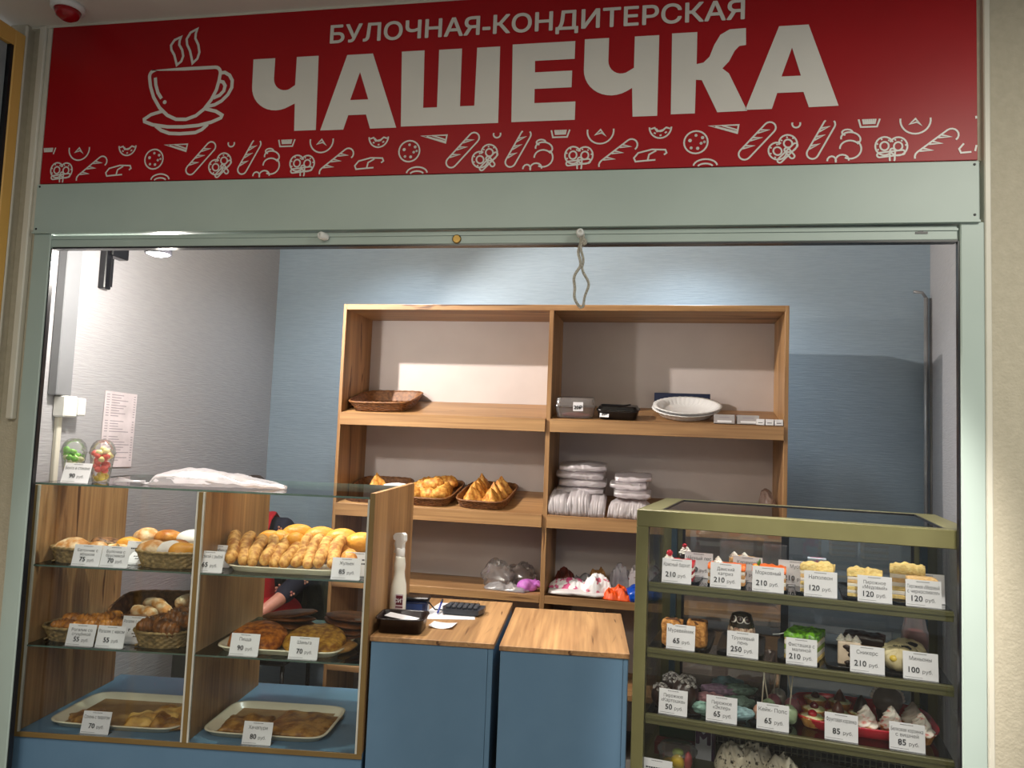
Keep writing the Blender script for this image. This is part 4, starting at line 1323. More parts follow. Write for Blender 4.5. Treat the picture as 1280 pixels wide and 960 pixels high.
def bun(seed, r=(0.05, 0.042, 0.034), amp=0.15, slash=False):
    return MB().blob((0, 0, r[2] * 0.55), r, amp, 18, seed, 26, 16, flat=0.55, fn=(lambda d: 1 - 0.10 * (abs(math.sin(d.x * 7)) < 0.25) * (d.z > 0.2)) if slash else None)


def place(kind, label, mb, m, u, v, z, rz=0, rx=0, ry=0, group=None, s=1.0, F=FL, name=None):
    return one(name or kind, label, kind.split('_')[-1], mb, m, F @ T(u, v, z, R(rz), R(rx), R(ry), s), group)


# upper shelf, first bay
t = thing('bread_basket', 'oval olive wicker basket with a poppy bun on the upper glass shelf', 'basket', FL @ T(-1.135, 0.125, Z1, R(3)))
oval_basket(t, 0.225, 0.17, 0.052, WICKO)
t = thing('bread_basket', 'oval olive wicker basket of sugared buns on the upper glass shelf', 'basket', FL @ T(-0.785, 0.125, Z1))
oval_basket(t, 0.265, 0.18, 0.055, WICKO)
t = thing('bread_basket', 'square wicker basket of buns at the back of the upper glass shelf', 'basket', FL @ T(-0.90, 0.43, Z1))
wicker_tray(t, 0.42, 0.20, 0.05, WICKO, 1.08)
place('seed_bun', 'golden slashed bun in the oval basket by the case end panel', bun(1, (0.07, 0.05, 0.042), 0.12, True), BUNP, -1.175, 0.115, Z1 + 0.022, 20)
place('seed_bun', 'small golden bun pressed against the slashed bun', bun(2, (0.05, 0.04, 0.034)), BUNP, -1.095, 0.135, Z1 + 0.02, -30)
place('poppy_bun', 'dark brown poppy seed bun behind the oval basket', bun(3, (0.065, 0.05, 0.045), 0.3), BUND, -1.155, 0.29, Z1 + 0.002, 10)
place('seed_bun', 'yellow glazed bun beside the dark poppy bun', bun(4, (0.055, 0.045, 0.045), 0.3), BUNY, -1.06, 0.30, Z1 + 0.003, 50)
place('seed_bun', 'long golden bun in front of the yellow glazed bun', bun(5, (0.075, 0.042, 0.036), 0.15), BUNP, -1.045, 0.19, Z1 + 0.002, 10)
place('seed_bun', 'flaky pale pastry near the tags behind the front basket', bun(6, (0.06, 0.042, 0.03), 0.35), BUNP, -0.975, 0.28, Z1 + 0.002, -10)
for k, (u, m, lb) in enumerate(((-1.05, BUNP, 'pale flat bun at the end of the back basket'), (-0.955, BUNG, 'large golden sugared bun in the middle of the back basket'), (-0.86, mat('white_sugar', (244, 236, 230), 0.6), 'white powdered bun in the back basket'), (-0.755, BUNG, 'coiled glossy bun in the back basket by the oak divider'))):
    place('sweet_bun', lb, bun(8 + k, (0.058, 0.05, 0.038 if k != 3 else 0.05), 0.2), m, u, 0.41, Z1 + 0.036, 15 * k)
for k, (u, v, m, lb) in enumerate(((-0.865, 0.115, BUNP, 'round sugared bun in the oval basket nearest the tags'), (-0.805, 0.125, mat('white_sugar', (244, 236, 230), 0.6), 'white powdered bun among the sugared buns'), (-0.735, 0.105, BUNY, 'long yellow bun in the oval basket in front'), (-0.69, 0.16, BUNG, 'browned bun in the oval basket touching the oak divider'), (-0.80, 0.185, BUNG, 'golden bun hidden at the back of the oval basket'))):
    place('sweet_bun', lb, bun(14 + k, (0.056, 0.042, 0.036), 0.2), m, u, v, Z1 + 0.034, 25 * k)

# upper shelf, second bay: long rolls with buns behind
t = thing('baking_tray', 'cream enamel tray with the row of long rolls', 'tray', FL @ T(-0.345, 0.235, Z1))
bake_tray(t, 0.44, 0.37, 0.022)


def roll(seed, L=0.235, r=0.0245, bump=0.0045):
    P, RR = [], []
    for i in range(15):
        q = i / 14
        P.append((0.008 * math.sin(q * 6 + seed), -L / 2 + L * q, 0.007 * math.sin(q * 3.14) + 0.003 * math.sin(q * 9 + seed)))
        e = math.sqrt(max(0.0, 1 - abs(2 * q - 1) ** 5))
        RR.append(max(0.003, r * e * (1 + 0.10 * noise.noise(Vector((q * 7, seed * 3.1, 0))))))
    mb = MB().tube(P, RR, 14)
    mb.v = [tuple(Vector(v) * 1.0 + Vector((bump * noise.noise(Vector(v) * 55 + Vector((seed, 0, 0))), 0, bump * noise.noise(Vector(v) * 55 + Vector((0, seed, 9)))))) for v in mb.v]
    return mb


rm = [roll(i).mesh('long_roll', ROLLP) for i in range(4)]
ordn = ['first', 'second', 'third', 'fourth', 'fifth', 'sixth', 'seventh', 'eighth', 'ninth', 'tenth']
for k, ub in enumerate((-0.540, -0.497, -0.455, -0.408, -0.368, -0.325, -0.286, -0.245, -0.206, -0.163)):
    lean = -0.052 + 0.006 * k if k < 5 else -0.03 + 0.002 * k
    one('long_roll', 'floury golden long roll, %s from the oak divider in the row' % ordn[k], 'roll', rm[k % 4], None,
        FL @ T(ub + lean / 2 - 0.01, 0.168, Z1 + 0.070, math.atan2(-lean, 0.2), R(20)) @ Matrix.Rotation(R(40 * k), 4, 'Y'), 'long rolls on the upper tray')
for k, (u, v, z) in enumerate(((-0.47, 0.33, 0.022), (-0.36, 0.34, 0.022), (-0.25, 0.33, 0.022), (-0.165, 0.30, 0.022))):
    place('oval_bun', 'yellow oval bun in the lower layer, %s from the oak divider' % ordn[k], bun(30 + k, (0.055, 0.06, 0.05), 0.06), BUNY, u, v, Z1 + z, 20 * k, group='yellow buns under the top layer')
for k, (u, v, z, rz, lb) in enumerate(((-0.395, 0.36, 0.075, 30, 'shiny yellow oval bun at the top of the heap nearest the person'), (-0.295, 0.345, 0.072, 25, 'yellow oval bun, second along the top of the heap'), (-0.205, 0.33, 0.070, 12, 'yellow oval bun, third along the top of the heap'), (-0.115, 0.30, 0.062, 8, 'plain yellow oval bun against the tall case side panel'))):
    place('oval_bun', lb, bun(40 + k, (0.068, 0.050, 0.046), 0.05), BUNY, u, v, Z1 + z, rz)
for k, (u, v, z) in enumerate(((-0.485, 0.29, 0.070), (-0.435, 0.30, 0.072), (-0.365, 0.245, 0.074))):
    place('twisted_bun', ('small twisted golden bun behind the first rolls', 'small twisted golden bun beside the shiny oval bun', 'knotted golden bun lying on the long rolls')[k], bun(50 + k, (0.042, 0.04, 0.034), 0.4), BUNY, u, v, Z1 + z, 40 * k)
place('croissant_roll', 'twisted croissant roll at the row end beside the 85 rouble tag', MB().blob((0, 0, 0.024), (0.036, 0.07, 0.03), 0.2, 26, 4, 22, 18, fn=lambda d: 1 + 0.07 * math.sin(d.y * 14)), PUFF, -0.118, 0.15, Z1 + 0.03, 18, 10)

# middle shelf, first bay
t = thing('bread_basket', 'oval olive wicker basket of croissants on the middle glass shelf', 'basket', FL @ T(-1.135, 0.13, Z2))
oval_basket(t, 0.24, 0.18, 0.048, WICKO)
t = thing('bread_basket', 'round dark wicker basket of brown glazed rolls on the middle glass shelf', 'basket', FL @ T(-0.79, 0.125, Z2))
oval_basket(t, 0.215, 0.20, 0.055, WICKO)
t = thing('bread_basket', 'long dark wicker basket propped at the back of the middle shelf', 'basket', FL @ T(-0.90, 0.37, Z2 + 0.03, R(8), R(10)))
wicker_tray(t, 0.40, 0.24, 0.06, WICK, 1.1)


def croissant(seed, L=0.12, r=0.026):
    P, RR = [], []
    for i in range(49):
        q = i / 48
        a = (q - 0.5) * 2.4
        P.append((math.sin(a) * L / 2.1, -math.cos(a) * L / 3.0, 0.0))
        e = math.sqrt(max(0.0, 1 - abs(2 * q - 1) ** 2.2))
        RR.append(max(0.004, r * e * (1 + 0.30 * (((abs(q - 0.5) * 9) % 1.0) - 0.5))))
    mb = MB().tube(P, RR, 14)
    mb.v = [(v[0], v[1], v[2] + r * 0.85) for v in mb.v]
    return mb


cm = [croissant(i, 0.12 + 0.01 * i).mesh('croissant', CROIS) for i in range(2)]
for k, (u, v, z, rz, lb) in enumerate(((-1.205, 0.10, 0.03, 60, 'curled croissant at the basket end by the case panel'), (-1.15, 0.14, 0.045, 10, 'large croissant on top in the oval basket'), (-1.12, 0.085, 0.03, -15, 'croissant lying across the basket front'), (-1.095, 0.165, 0.045, 80, 'croissant at the back of the oval basket'),
                                       (-1.065, 0.105, 0.035, 30, 'glossy croissant nearest the price tags'), (-1.04, 0.20, 0.03, -20, 'ribbed croissant spilling over behind the tags'), (-1.17, 0.20, 0.03, 40, 'dark croissant at the rear of the oval basket'))):
    one('croissant', lb, 'croissant', cm[k % 2], None, FL @ T(u, v + 0.035, Z2 + z, R(rz), R(8), R(5)), 'croissants in the oval basket')
for k, (u, v, z, rz, L, lb) in enumerate(((-0.945, 0.34, 0.075, -20, 0.17, 'long pale finger roll on the propped basket'), (-0.845, 0.39, 0.09, 70, 0.12, 'pale finger roll end turned to the front of the case'), (-0.955, 0.26, 0.065, -25, 0.12, 'short white floured roll above the middle shelf tags'))):
    place('finger_roll', lb, roll(60 + k, L, 0.027, 0.002), BUNP, u, v, Z2 + z, rz + 90, 8)
for k, (u, v, z, rz, lb) in enumerate(((-0.835, 0.11, 0.045, 30, 'dark glazed roll at the front of the round basket'), (-0.755, 0.09, 0.04, -20, 'dark glazed roll in the round basket by the divider'), (-0.79, 0.17, 0.065, 60, 'brown twisted roll on top of the round basket'), (-0.725, 0.16, 0.055, 10, 'brown roll at the basket back by the divider'), (-0.865, 0.165, 0.035, 80, 'brown roll leaning on the basket rim by the tags'))):
    place('glazed_roll', lb, croissant(20 + k, 0.115, 0.033), DARKB, u, v, Z2 + z - 0.01, rz, -14)

# middle shelf, second bay
t = thing('baking_tray', 'cream enamel tray with two round breads on the middle shelf', 'tray', FL @ T(-0.345, 0.225, Z2))
bake_tray(t, 0.465, 0.38, 0.02)


def disc_bread(seed, r, h, m_amp=0.12):
    return MB().lathe([(0.001, 0.0), (r * 0.9, 0.0), (r, h * 0.3), (r * 0.97, h * 0.62), (r * 0.8, h * 0.92), (r * 0.45, h), (0.001, h * 0.98)], 36,
                      fn=lambda a, i: 1 + 0.09 * noise.noise(Vector((math.cos(a) * 2.5, math.sin(a) * 2.5, i * 0.6 + seed))))


place('round_bread', 'thick orange crusted round bread behind the 90 rouble tag', disc_bread(1, 0.105, 0.052), ORANB, -0.45, 0.15, Z2 + 0.012, 0, 14)
place('round_bread', 'second round bread tucked behind the orange one', disc_bread(2, 0.09, 0.03), FLATB, -0.41, 0.245, Z2 + 0.004, 0, 8)
place('round_bread', 'wide yellow crusted round bread behind the 70 rouble tag', disc_bread(3, 0.115, 0.046), YELB, -0.235, 0.16, Z2 + 0.012, 0, 14)
place('round_bread', 'thin round bread sticking out under the yellow one', disc_bread(4, 0.10, 0.022), FLATB, -0.185, 0.17, Z2 + 0.0035, 0, 0)
dk = bread('dark_rye_crust', (128, 74, 30), (80, 42, 16), sc=20, rough=0.4)
lev = ['lowest', 'second from below', 'second from the top', 'topmost']
fb = [disc_bread(7 + k, 0.105, 0.016).mesh('flat_bread', dk) for k in range(2)]
for k in range(4):
    one('flat_bread', 'dark flat bread, %s in the stack before the person' % lev[k], 'bread', fb[k % 2], None, FL @ T(-0.405 + 0.006 * (k % 2), 0.34, Z2 + 0.022 + 0.0175 * k, k, R(4), R(7)), 'dark flat breads stacked before the person')
    one('flat_bread', 'dark flat bread, %s in the stack by the tall case side panel' % lev[k], 'bread', fb[k % 2], None, FL @ T(-0.155 + 0.006 * (k % 2), 0.34, Z2 + 0.024 + 0.0175 * k, k, R(5), R(-3)), 'dark flat breads stacked by the side panel')

# case floor
t = thing('baking_tray', 'cream enamel tray with folded pastries on the blue case floor', 'tray', FL @ T(-0.945, 0.225, Z3))
bake_tray(t, 0.50, 0.35, 0.02)
t = thing('baking_tray', 'cream enamel tray with square cheese breads on the blue case floor', 'tray', FL @ T(-0.385, 0.225, Z3))
bake_tray(t, 0.46, 0.34, 0.02)
KRAFT = mat('brown_baking_paper', (164, 126, 76), 0.6, (140, 104, 58), 14)
one('baking_paper', 'brown baking paper lining the tray of folded pastries', 'paper', MB().box(-0.20, 0.20, -0.135, 0.135, 0, 0.001), KRAFT, FL @ T(-0.945, 0.225, Z3 + 0.0035))
one('baking_paper', 'brown baking paper lining the tray of cheese breads', 'paper', MB().box(-0.185, 0.185, -0.13, 0.13, 0, 0.001), KRAFT, FL @ T(-0.385, 0.225, Z3 + 0.0035))


def folded(seed, lx, ly, h, amp=0.5):
    vs, fs = [], []
    n = 18
    sd = Vector((seed * 2.7, seed, 3))
    for j in range(n + 1):
        for i in range(n + 1):
            x, y = (i / n - 0.5), (j / n - 0.5)
            e = max(0.0, 1 - max(abs(x), abs(y)) ** 6 * 64)
            z = h * (0.45 + amp * noise.noise(Vector((x * 3.2, y * 3.2, 0)) + sd)) * (0.25 + 0.75 * e)
            ox = 0.06 * noise.noise(Vector((y * 4, 1, seed)))
            vs.append(((x + ox) * lx, (y + 0.06 * noise.noise(Vector((x * 4, 5, seed)))) * ly, max(0.002, z)))
    m = len(vs)
    vs += [(v[0], v[1], 0.0) for v in vs]
    for j in range(n):
        for i in range(n):
            a = j * (n + 1) + i
            fs.append((a, a + 1, a + n + 2, a + n + 1))
            fs.append((m + a, m + a + n + 1, m + a + n + 2, m + a + 1))
    for i in range(n):
        fs.append((i, m + i, m + i + 1, i + 1))
        a = n * (n + 1) + i
        fs.append((a, a + 1, m + a + 1, m + a))
        a, b_ = i * (n + 1), (i + 1) * (n + 1)
        fs.append((a, b_, m + b_, m + a))
        a, b_ = a + n, b_ + n
        fs.append((a, m + a, m + b_, b_))
    return MB().add(vs, fs, 0, True)


PALEP = bread('pale_fold_dough', (226, 184, 104), (170, 120, 56), sc=14)
place('folded_pastry', 'pale folded pastry beside the 70 rouble floor tag', folded(2, 0.13, 0.12, 0.045), PALEP, -0.865, 0.15, Z3 + 0.005, 20)
place('folded_pastry', 'pale folded pastry lying across the two front ones', folded(5, 0.15, 0.12, 0.05), PALEP, -0.80, 0.225, Z3 + 0.006, -15)
place('folded_pastry', 'browned folded pastry against the oak divider on the floor tray', folded(8, 0.13, 0.13, 0.05), FLATB, -0.76, 0.14, Z3 + 0.006, 10)
place('folded_pastry', 'dark folded pastry alone at the tray end by the case panel', folded(9, 0.12, 0.13, 0.035), FLATB, -1.085, 0.15, Z3 + 0.005, 35)
place('cheese_bread', 'smaller wrinkled square cheese bread behind the 80 rouble tag', folded(12, 0.17, 0.15, 0.045, 0.35), FLATB, -0.485, 0.185, Z3 + 0.005, 8)
place('cheese_bread', 'large flat square cheese bread with a cut corner', folded(13, 0.235, 0.23, 0.04, 0.3), FLATB, -0.285, 0.215, Z3 + 0.005, -5)

# ---------------------------------------------------------------- on the case top
ZT = 1.384


def fruit_cup(M, label, cols):
    t = thing('fruit_cup', label, 'cup', M)
    obj('cup', MB().lathe([(0.001, 0.001), (0.029, 0.001), (0.030, 0.004), (0.044, 0.105), (0.046, 0.108), (0.046, 0.111)], 32, cap=False), CLEARP, t)
    obj('dome_lid', MB().lathe([(0.048, 0.108), (0.048, 0.114), (0.045, 0.117), (0.043, 0.13), (0.036, 0.147), (0.022, 0.160), (0.008, 0.164), (0.001, 0.164)], 32, cap=False), CLEARP, t)
    for k, (c, n, z0, z1) in enumerate(cols):
        mb = MB()
        r2 = random.Random(k + int(M[0][3] * 100))
        for q in range(n):
            z = z0 + (z1 - z0) * q / max(1, n - 1)
            rr = (0.028 + 0.014 * z / 0.105) - 0.013
            a = r2.random() * 6.28
            d = rr * math.sqrt(r2.random())
            mb.blob((d * math.cos(a), d * math.sin(a), z), (0.014, 0.012, 0.011), 0.35, 60, q, 10, 7)
        o = obj('filling', mb, mat('fruit_%d_%d_%d' % c, c, 0.4, tuple(int(x * 0.85) for x in c), 60), t)
        o['kind'] = 'stuff'


fruit_cup(FL @ T(-1.212, 0.13, ZT), 'clear domed cup of yellow and green salad on the case top', [((222, 186, 40), 12, 0.014, 0.05), ((236, 236, 190), 9, 0.06, 0.09), ((120, 190, 60), 9, 0.085, 0.12)])
fruit_cup(FL @ T(-1.098, 0.13, ZT), 'clear domed cup of red and yellow salad beside the green one', [((226, 196, 60), 9, 0.014, 0.035), ((240, 96, 80), 16, 0.045, 0.11), ((240, 226, 150), 9, 0.075, 0.125)])
# long film bag
vs, fs = [], []
n, mx = 24, 40
for i in range(mx + 1):
    q = i / mx
    x = -0.27 + 0.54 * q
    wq = 0.012 + 0.085 * math.sin(PI * min(1, max(0, (q - 0.06) / 0.94)) ** 0.75) ** 0.8
    hq = 0.008 + 0.055 * math.sin(PI * min(1, max(0, (q - 0.05) / 0.98)) ** 0.62) ** 0.9
    for k in range(n):
        a = 2 * PI * k / n
        p = Vector((x, math.cos(a) * wq, math.sin(a) * hq / 2))
        d = 0.28 * noise.noise(Vector((x * 9, p.y * 60, p.z * 60))) + 0.12 * noise.noise(Vector((x * 40, p.y * 50, p.z * 50)))
        vs.append((x, p.y * (1 + d), max(0.0005, hq / 2 + p.z * (1 + d * 1.5))))
for i in range(mx):
    for k in range(n):
        k2 = (k + 1) % n
        fs.append((i * n + k, (i + 1) * n + k, (i + 1) * n + k2, i * n + k2))
fs.append(list(range(n)))
fs.append([mx * n + k for k in range(n)][::-1])
t = thing('film_bag', 'long twisted see-through film bag lying on the glass case top', 'bag', FL @ T(-0.66, 0.155, ZT, R(7)))
obj('bag', MB().add(vs, fs, 0, True), clear('bag_film', (0.95, 0.94, 0.95), 0.6, 0.25, 0.6, (246, 240, 242)), t)
tail = MB()
for k in range(5):
    a = -0.35 + 0.17 * k
    tail.tube([(-0.26, 0, 0.008), (-0.31, 0.02 * a, 0.010), (-0.37, 0.06 * a, 0.006 + 0.004 * k)], [0.008, 0.004, 0.003], 6)
obj('twisted_tail', tail, FILM, t)

# ================================================================ the seller on a chair behind the case
SKIN = mat('skin', (226, 160, 142), 0.5, (214, 146, 128), 30, sss=0.1)
NAVY = mat('navy_floral_cloth', (34, 38, 62), 0.8, (28, 32, 54), 30)
APRON = mat('red_apron_cloth', (206, 26, 48), 0.75, (186, 18, 40), 12, bump=0.15)
DARKT = mat('dark_trousers', (44, 44, 44), 0.8, (34, 34, 36), 12)
HAIR = mat('dark_hair', (58, 40, 30), 0.6, (40, 28, 20), 60, stretch=(1, 1, 0.2))


def cap_seg(mb, pts, rad, n=14):
    """closed round-ended tapering tube"""
    P = [Vector(p) for p in pts]
    d0 = (P[0] - P[1]).normalized()
    d1 = (P[-1] - P[-2]).normalized()
    PP = [P[0] + d0 * rad[0] * k for k in (0.98, 0.8, 0.45)] + P + [P[-1] + d1 * rad[-1] * k for k in (0.45, 0.8, 0.98)]
    RR = [rad[0] * k for k in (0.2, 0.6, 0.89)] + list(rad) + [rad[-1] * k for k in (0.89, 0.6, 0.2)]
    return mb.tube(PP, RR, n)


def remesh(o, vox, it=4):
    m = o.modifiers.new('fuse', 'REMESH')
    m.mode = 'VOXEL'
    m.voxel_size = vox
    m.use_smooth_shade = True
    s_ = o.modifiers.new('soften', 'SMOOTH')
    s_.iterations = it
    return o


# local frame: origin on the floor under the seat, facing -y
pe = thing('person', 'seated person in a red apron and navy flowered sleeves behind the bakery case', 'person', T(-2.165, 4.03, 0, R(4)))
SH, HIP = 1.10, 0.56
ARM_L = [(0.155, 0.0, SH - 0.03), (0.245, 0.02, 0.87), (0.275, 0.0, 0.80)]
FORE_L = [(0.275, 0.0, 0.80), (0.215, -0.17, 0.71), (0.155, -0.255, 0.655)]
ARM_R = [(-0.17, 0.0, SH), (-0.25, 0.02, 0.87), (-0.27, 0.0, 0.80)]
FORE_R = [(-0.27, 0.0, 0.80), (-0.18, -0.17, 0.71), (-0.09, -0.27, 0.665)]
b = MB()
cap_seg(b, [(0, 0.02, HIP), (0, 0.0, 0.75), (0, -0.02, 0.95), (0, -0.03, SH - 0.03)], [0.15, 0.14, 0.145, 0.10], 20)
cap_seg(b, [(-0.13, 0, SH - 0.035), (0, 0, SH - 0.015), (0.13, 0, SH - 0.035)], [0.05, 0.058, 0.05])
cap_seg(b, [(0, -0.02, SH), (0, -0.06, SH + 0.07)], [0.055, 0.05])
b.blob((0, -0.105, SH + 0.135), (0.074, 0.092, 0.108), 0, 1, 0, 24, 18)
b.blob((0, -0.155, SH + 0.085), (0.05, 0.05, 0.05), 0, 1, 0, 18, 12)
cap_seg(b, [(0, -0.188, SH + 0.155), (0, -0.212, SH + 0.118)], [0.010, 0.015], 8)
for sx in (-1, 1):
    b.blob((sx * 0.074, -0.09, SH + 0.13), (0.012, 0.02, 0.03), 0, 1, 0, 10, 8)
    b.blob((sx * 0.028, -0.182, SH + 0.155), (0.014, 0.012, 0.010), 0, 1, 0, 10, 8)
    leg = [(sx * 0.09, 0.0, HIP), (sx * 0.12, -0.22, HIP + 0.01), (sx * 0.13, -0.43, HIP - 0.01), (sx * 0.13, -0.44, 0.33), (sx * 0.13, -0.41, 0.09)]
    cap_seg(b, leg, [0.095, 0.085, 0.065, 0.055, 0.04], 16)
    cap_seg(b, [(sx * 0.13, -0.40, 0.05), (sx * 0.14, -0.56, 0.035)], [0.042, 0.035])
b.blob((0, -0.193, SH + 0.075), (0.024, 0.010, 0.008), 0, 1, 0, 10, 8)
for A, F_, hx in ((ARM_L, FORE_L, -1), (ARM_R, FORE_R, 1)):
    cap_seg(b, A, [0.055, 0.047, 0.043])
    cap_seg(b, F_, [0.042, 0.036, 0.028])
    wv = Vector(F_[2])
    dv = (Vector(F_[2]) - Vector(F_[1])).normalized()
    sv = dv.cross(Vector((0, 0, 1))).normalized()
    cap_seg(b, [wv, wv + dv * 0.05 - Vector((0, 0, 0.004)), wv + dv * 0.078 - Vector((0, 0, 0.01))], [0.027, 0.034, 0.031])
    for k, ln in enumerate((0.062, 0.074, 0.078, 0.07)):
        o_ = sv * (0.026 - 0.0175 * (3 - k)) * (1 if hx > 0 else 1)
        p0 = wv + dv * 0.085 + sv * (-0.027 + 0.018 * k) - Vector((0, 0, 0.008))
        cap_seg(b, [p0, p0 + dv * ln * 0.5 - Vector((0, 0, 0.008)), p0 + dv * ln * 0.95 - Vector((0, 0, 0.030))], [0.0095, 0.009, 0.0075], 8)
    p0 = wv + dv * 0.025 + sv * 0.03 * (-hx)
    cap_seg(b, [p0, p0 + dv * 0.03 + sv * 0.018 * (-hx) - Vector((0, 0, 0.012)), p0 + dv * 0.06 + sv * 0.014 * (-hx) - Vector((0, 0, 0.026))], [0.013, 0.011, 0.009], 8)
remesh(obj('body', b, SKIN, pe), 0.006, 3)
h = MB()
h.blob((0, -0.085, SH + 0.155), (0.086, 0.098, 0.108), 0.05, 20, 2, 24, 16)
h.blob((0, 0.0, SH + 0.13), (0.05, 0.045, 0.05), 0.08, 20, 3, 16, 12)
for q in range(len(h.v)):
    x, y, z = h.v[q]
    if y < -0.135 and z < SH + 0.20:
        h.v[q] = (x * 0.9, -0.12, z)
obj('hair', h, HAIR, pe)
for sx in (-1, 1):
    obj('eye', MB().blob((sx * 0.028, -0.1945, SH + 0.152), (0.010, 0.005, 0.006), 0, 1, 0, 10, 8), INK, pe)
for sx in (-1, 1):
    obj('eyebrow', MB().tube([(sx * 0.014, -0.194, SH + 0.172), (sx * 0.030, -0.190, SH + 0.177), (sx * 0.044, -0.178, SH + 0.172)], [0.003, 0.0035, 0.002], 8), HAIR, pe)
obj('mouth', MB().blob((0, -0.2005, SH + 0.075), (0.021, 0.006, 0.006), 0, 1, 0, 14, 8), mat('lip_red', (176, 84, 80), 0.5), pe)
sl = MB()
cap_seg(sl, [(0, 0.02, HIP + 0.04), (0, 0.0, 0.75), (0, -0.02, 0.95), (0, -0.03, SH - 0.04)], [0.158, 0.15, 0.155, 0.11], 20)
cap_seg(sl, [(-0.13, 0, SH - 0.035), (0, 0, SH - 0.01), (0.13, 0, SH - 0.035)], [0.06, 0.068, 0.06])
for A, F_ in ((ARM_L, FORE_L), (ARM_R, FORE_R)):
    cap_seg(sl, A, [0.060, 0.058, 0.055])
    cap_seg(sl, [F_[0], tuple(Vector(F_[0]).lerp(Vector(F_[1]), 0.75))], [0.056, 0.05])
sl_o = remesh(obj('navy_blouse', sl, NAVY, pe), 0.009, 4)
fl_ = MB()
r2 = random.Random(5)
for k in range(16):
    q = r2.random()
    c = Vector(ARM_L[0]).lerp(Vector(ARM_L[2]), q) if k < 8 else Vector(FORE_L[0]).lerp(Vector(FORE_L[1]), q * 0.75)
    a = r2.random() * 3.0 - 1.5
    p = c + Vector((0.058 * math.sin(a), -0.060 * math.cos(a), 0.01))
    for m_ in range(3):
        fl_.blob((p.x + 0.009 * math.cos(m_ * 2.1), p.y, p.z + 0.009 * math.sin(m_ * 2.1)), (0.007, 0.004, 0.007), 0, 1, 0, 8, 6)
obj('flower_print', fl_, mat('flower_print', (206, 170, 130), 0.8, (190, 110, 110), 40), sl_o)
ap = MB()
cap_seg(ap, [(-0.005, -0.03, HIP + 0.08), (-0.005, -0.05, 0.75), (-0.005, -0.062, 0.93), (-0.005, -0.064, SH - 0.12)], [0.150, 0.148, 0.142, 0.118], 20)
cap_seg(ap, [(0.0, 0.0, HIP + 0.02), (0.10, -0.22, HIP + 0.03), (0.12, -0.42, HIP + 0.005)], [0.14, 0.105, 0.085], 18)
cap_seg(ap, [(0.17, 0.03, HIP + 0.03), (0.12, -0.2, HIP + 0.04)], [0.105, 0.09], 18)
cap_seg(ap, [(0.0, 0.0, HIP + 0.02), (-0.10, -0.22, HIP + 0.03), (-0.12, -0.42, HIP + 0.005)], [0.14, 0.105, 0.085], 18)
remesh(obj('red_apron', ap, APRON, pe), 0.009, 4)
obj('apron_strap', MB().tube([(0.085, -0.155, SH - 0.12), (0.095, -0.10, SH + 0.02), (0.09, -0.03, SH + 0.055), (0.08, 0.06, SH + 0.01)], [0.028, 0.028, 0.028, 0.028], 10, flat=0.25)
    .tube([(-0.085, -0.155, SH - 0.12), (-0.095, -0.10, SH + 0.02), (-0.09, -0.03, SH + 0.055), (-0.08, 0.06, SH + 0.01)], [0.028] * 4, 10, flat=0.25), APRON, pe)
tr = MB()
for sx in (-1, 1):
    cap_seg(tr, [(sx * 0.09, 0.0, HIP), (sx * 0.12, -0.22, HIP), (sx * 0.13, -0.435, HIP - 0.015), (sx * 0.13, -0.445, 0.33), (sx * 0.13, -0.415, 0.13)], [0.10, 0.09, 0.075, 0.066, 0.055], 16)
remesh(obj('trousers', tr, DARKT, pe), 0.009, 3)
sh = MB()
for sx in (-1, 1):
    cap_seg(sh, [(sx * 0.13, -0.385, 0.047), (sx * 0.14, -0.56, 0.04)], [0.047, 0.04])
obj('shoes', sh, BLACKP, pe)
ch = thing('chair', 'dark chair behind the bakery case under the seated person', 'chair', T(-2.10, 4.08, 0, R(4)))
obj('seat', MB().box(-0.21, 0.21, -0.22, 0.2, 0.365, 0.405, b=0.012), BLACKP, ch)
obj('backrest', MB().box(-0.2, 0.2, 0.215, 0.235, 0.55, 0.80, b=0.008), BLACKP, ch)
for sx in (-1, 1):
    obj('leg', MB().tube([(sx * 0.18, -0.19, 0), (sx * 0.18, -0.18, 0.365)], 0.012, 8), BLACKP, ch)
    obj('leg', MB().tube([(sx * 0.18, 0.20, 0), (sx * 0.18, 0.20, 0.44), (sx * 0.18, 0.222, 0.79)], 0.012, 8), BLACKP, ch)
jk = thing('olive_jacket', 'dark olive jacket hung over the chair back behind the seated person', 'jacket', T(-1.86, 4.26, 0, R(4)))
OLJ = mat('olive_cloth', (62, 66, 46), 0.8, (44, 48, 34), 14, bump=0.3)
vs, fs = [], []
n = 28
for j in range(n + 1):
    z = 0.30 + 0.55 * j / n
    for k in range(n):
        a = 2 * PI * k / n
        wd_ = 0.125 - 0.04 * (j / n) ** 3 + 0.01 * math.sin(j * 0.6)
        e = (math.cos(a) * wd_ + 0.010 * math.sin(7 * a + z * 9), math.sin(a) * 0.05 + 0.012 * math.sin(9 * a + z * 6), z - 0.03 * (j == n) * abs(math.cos(a)))
        vs.append(e)
for j in range(n):
    for k in range(n):
        k2 = (k + 1) % n
        fs.append((j * n + k, j * n + k2, (j + 1) * n + k2, (j + 1) * n + k))
fs.append([n * n + k for k in range(n)])
obj('jacket_body', MB().add(vs, fs, 0, True), OLJ, jk)
obj('sleeve', MB().tube([(0.05, -0.06, 0.82), (0.085, -0.075, 0.65), (0.10, -0.08, 0.48), (0.095, -0.075, 0.36)], [0.03, 0.042, 0.04, 0.036], 14), OLJ, jk)
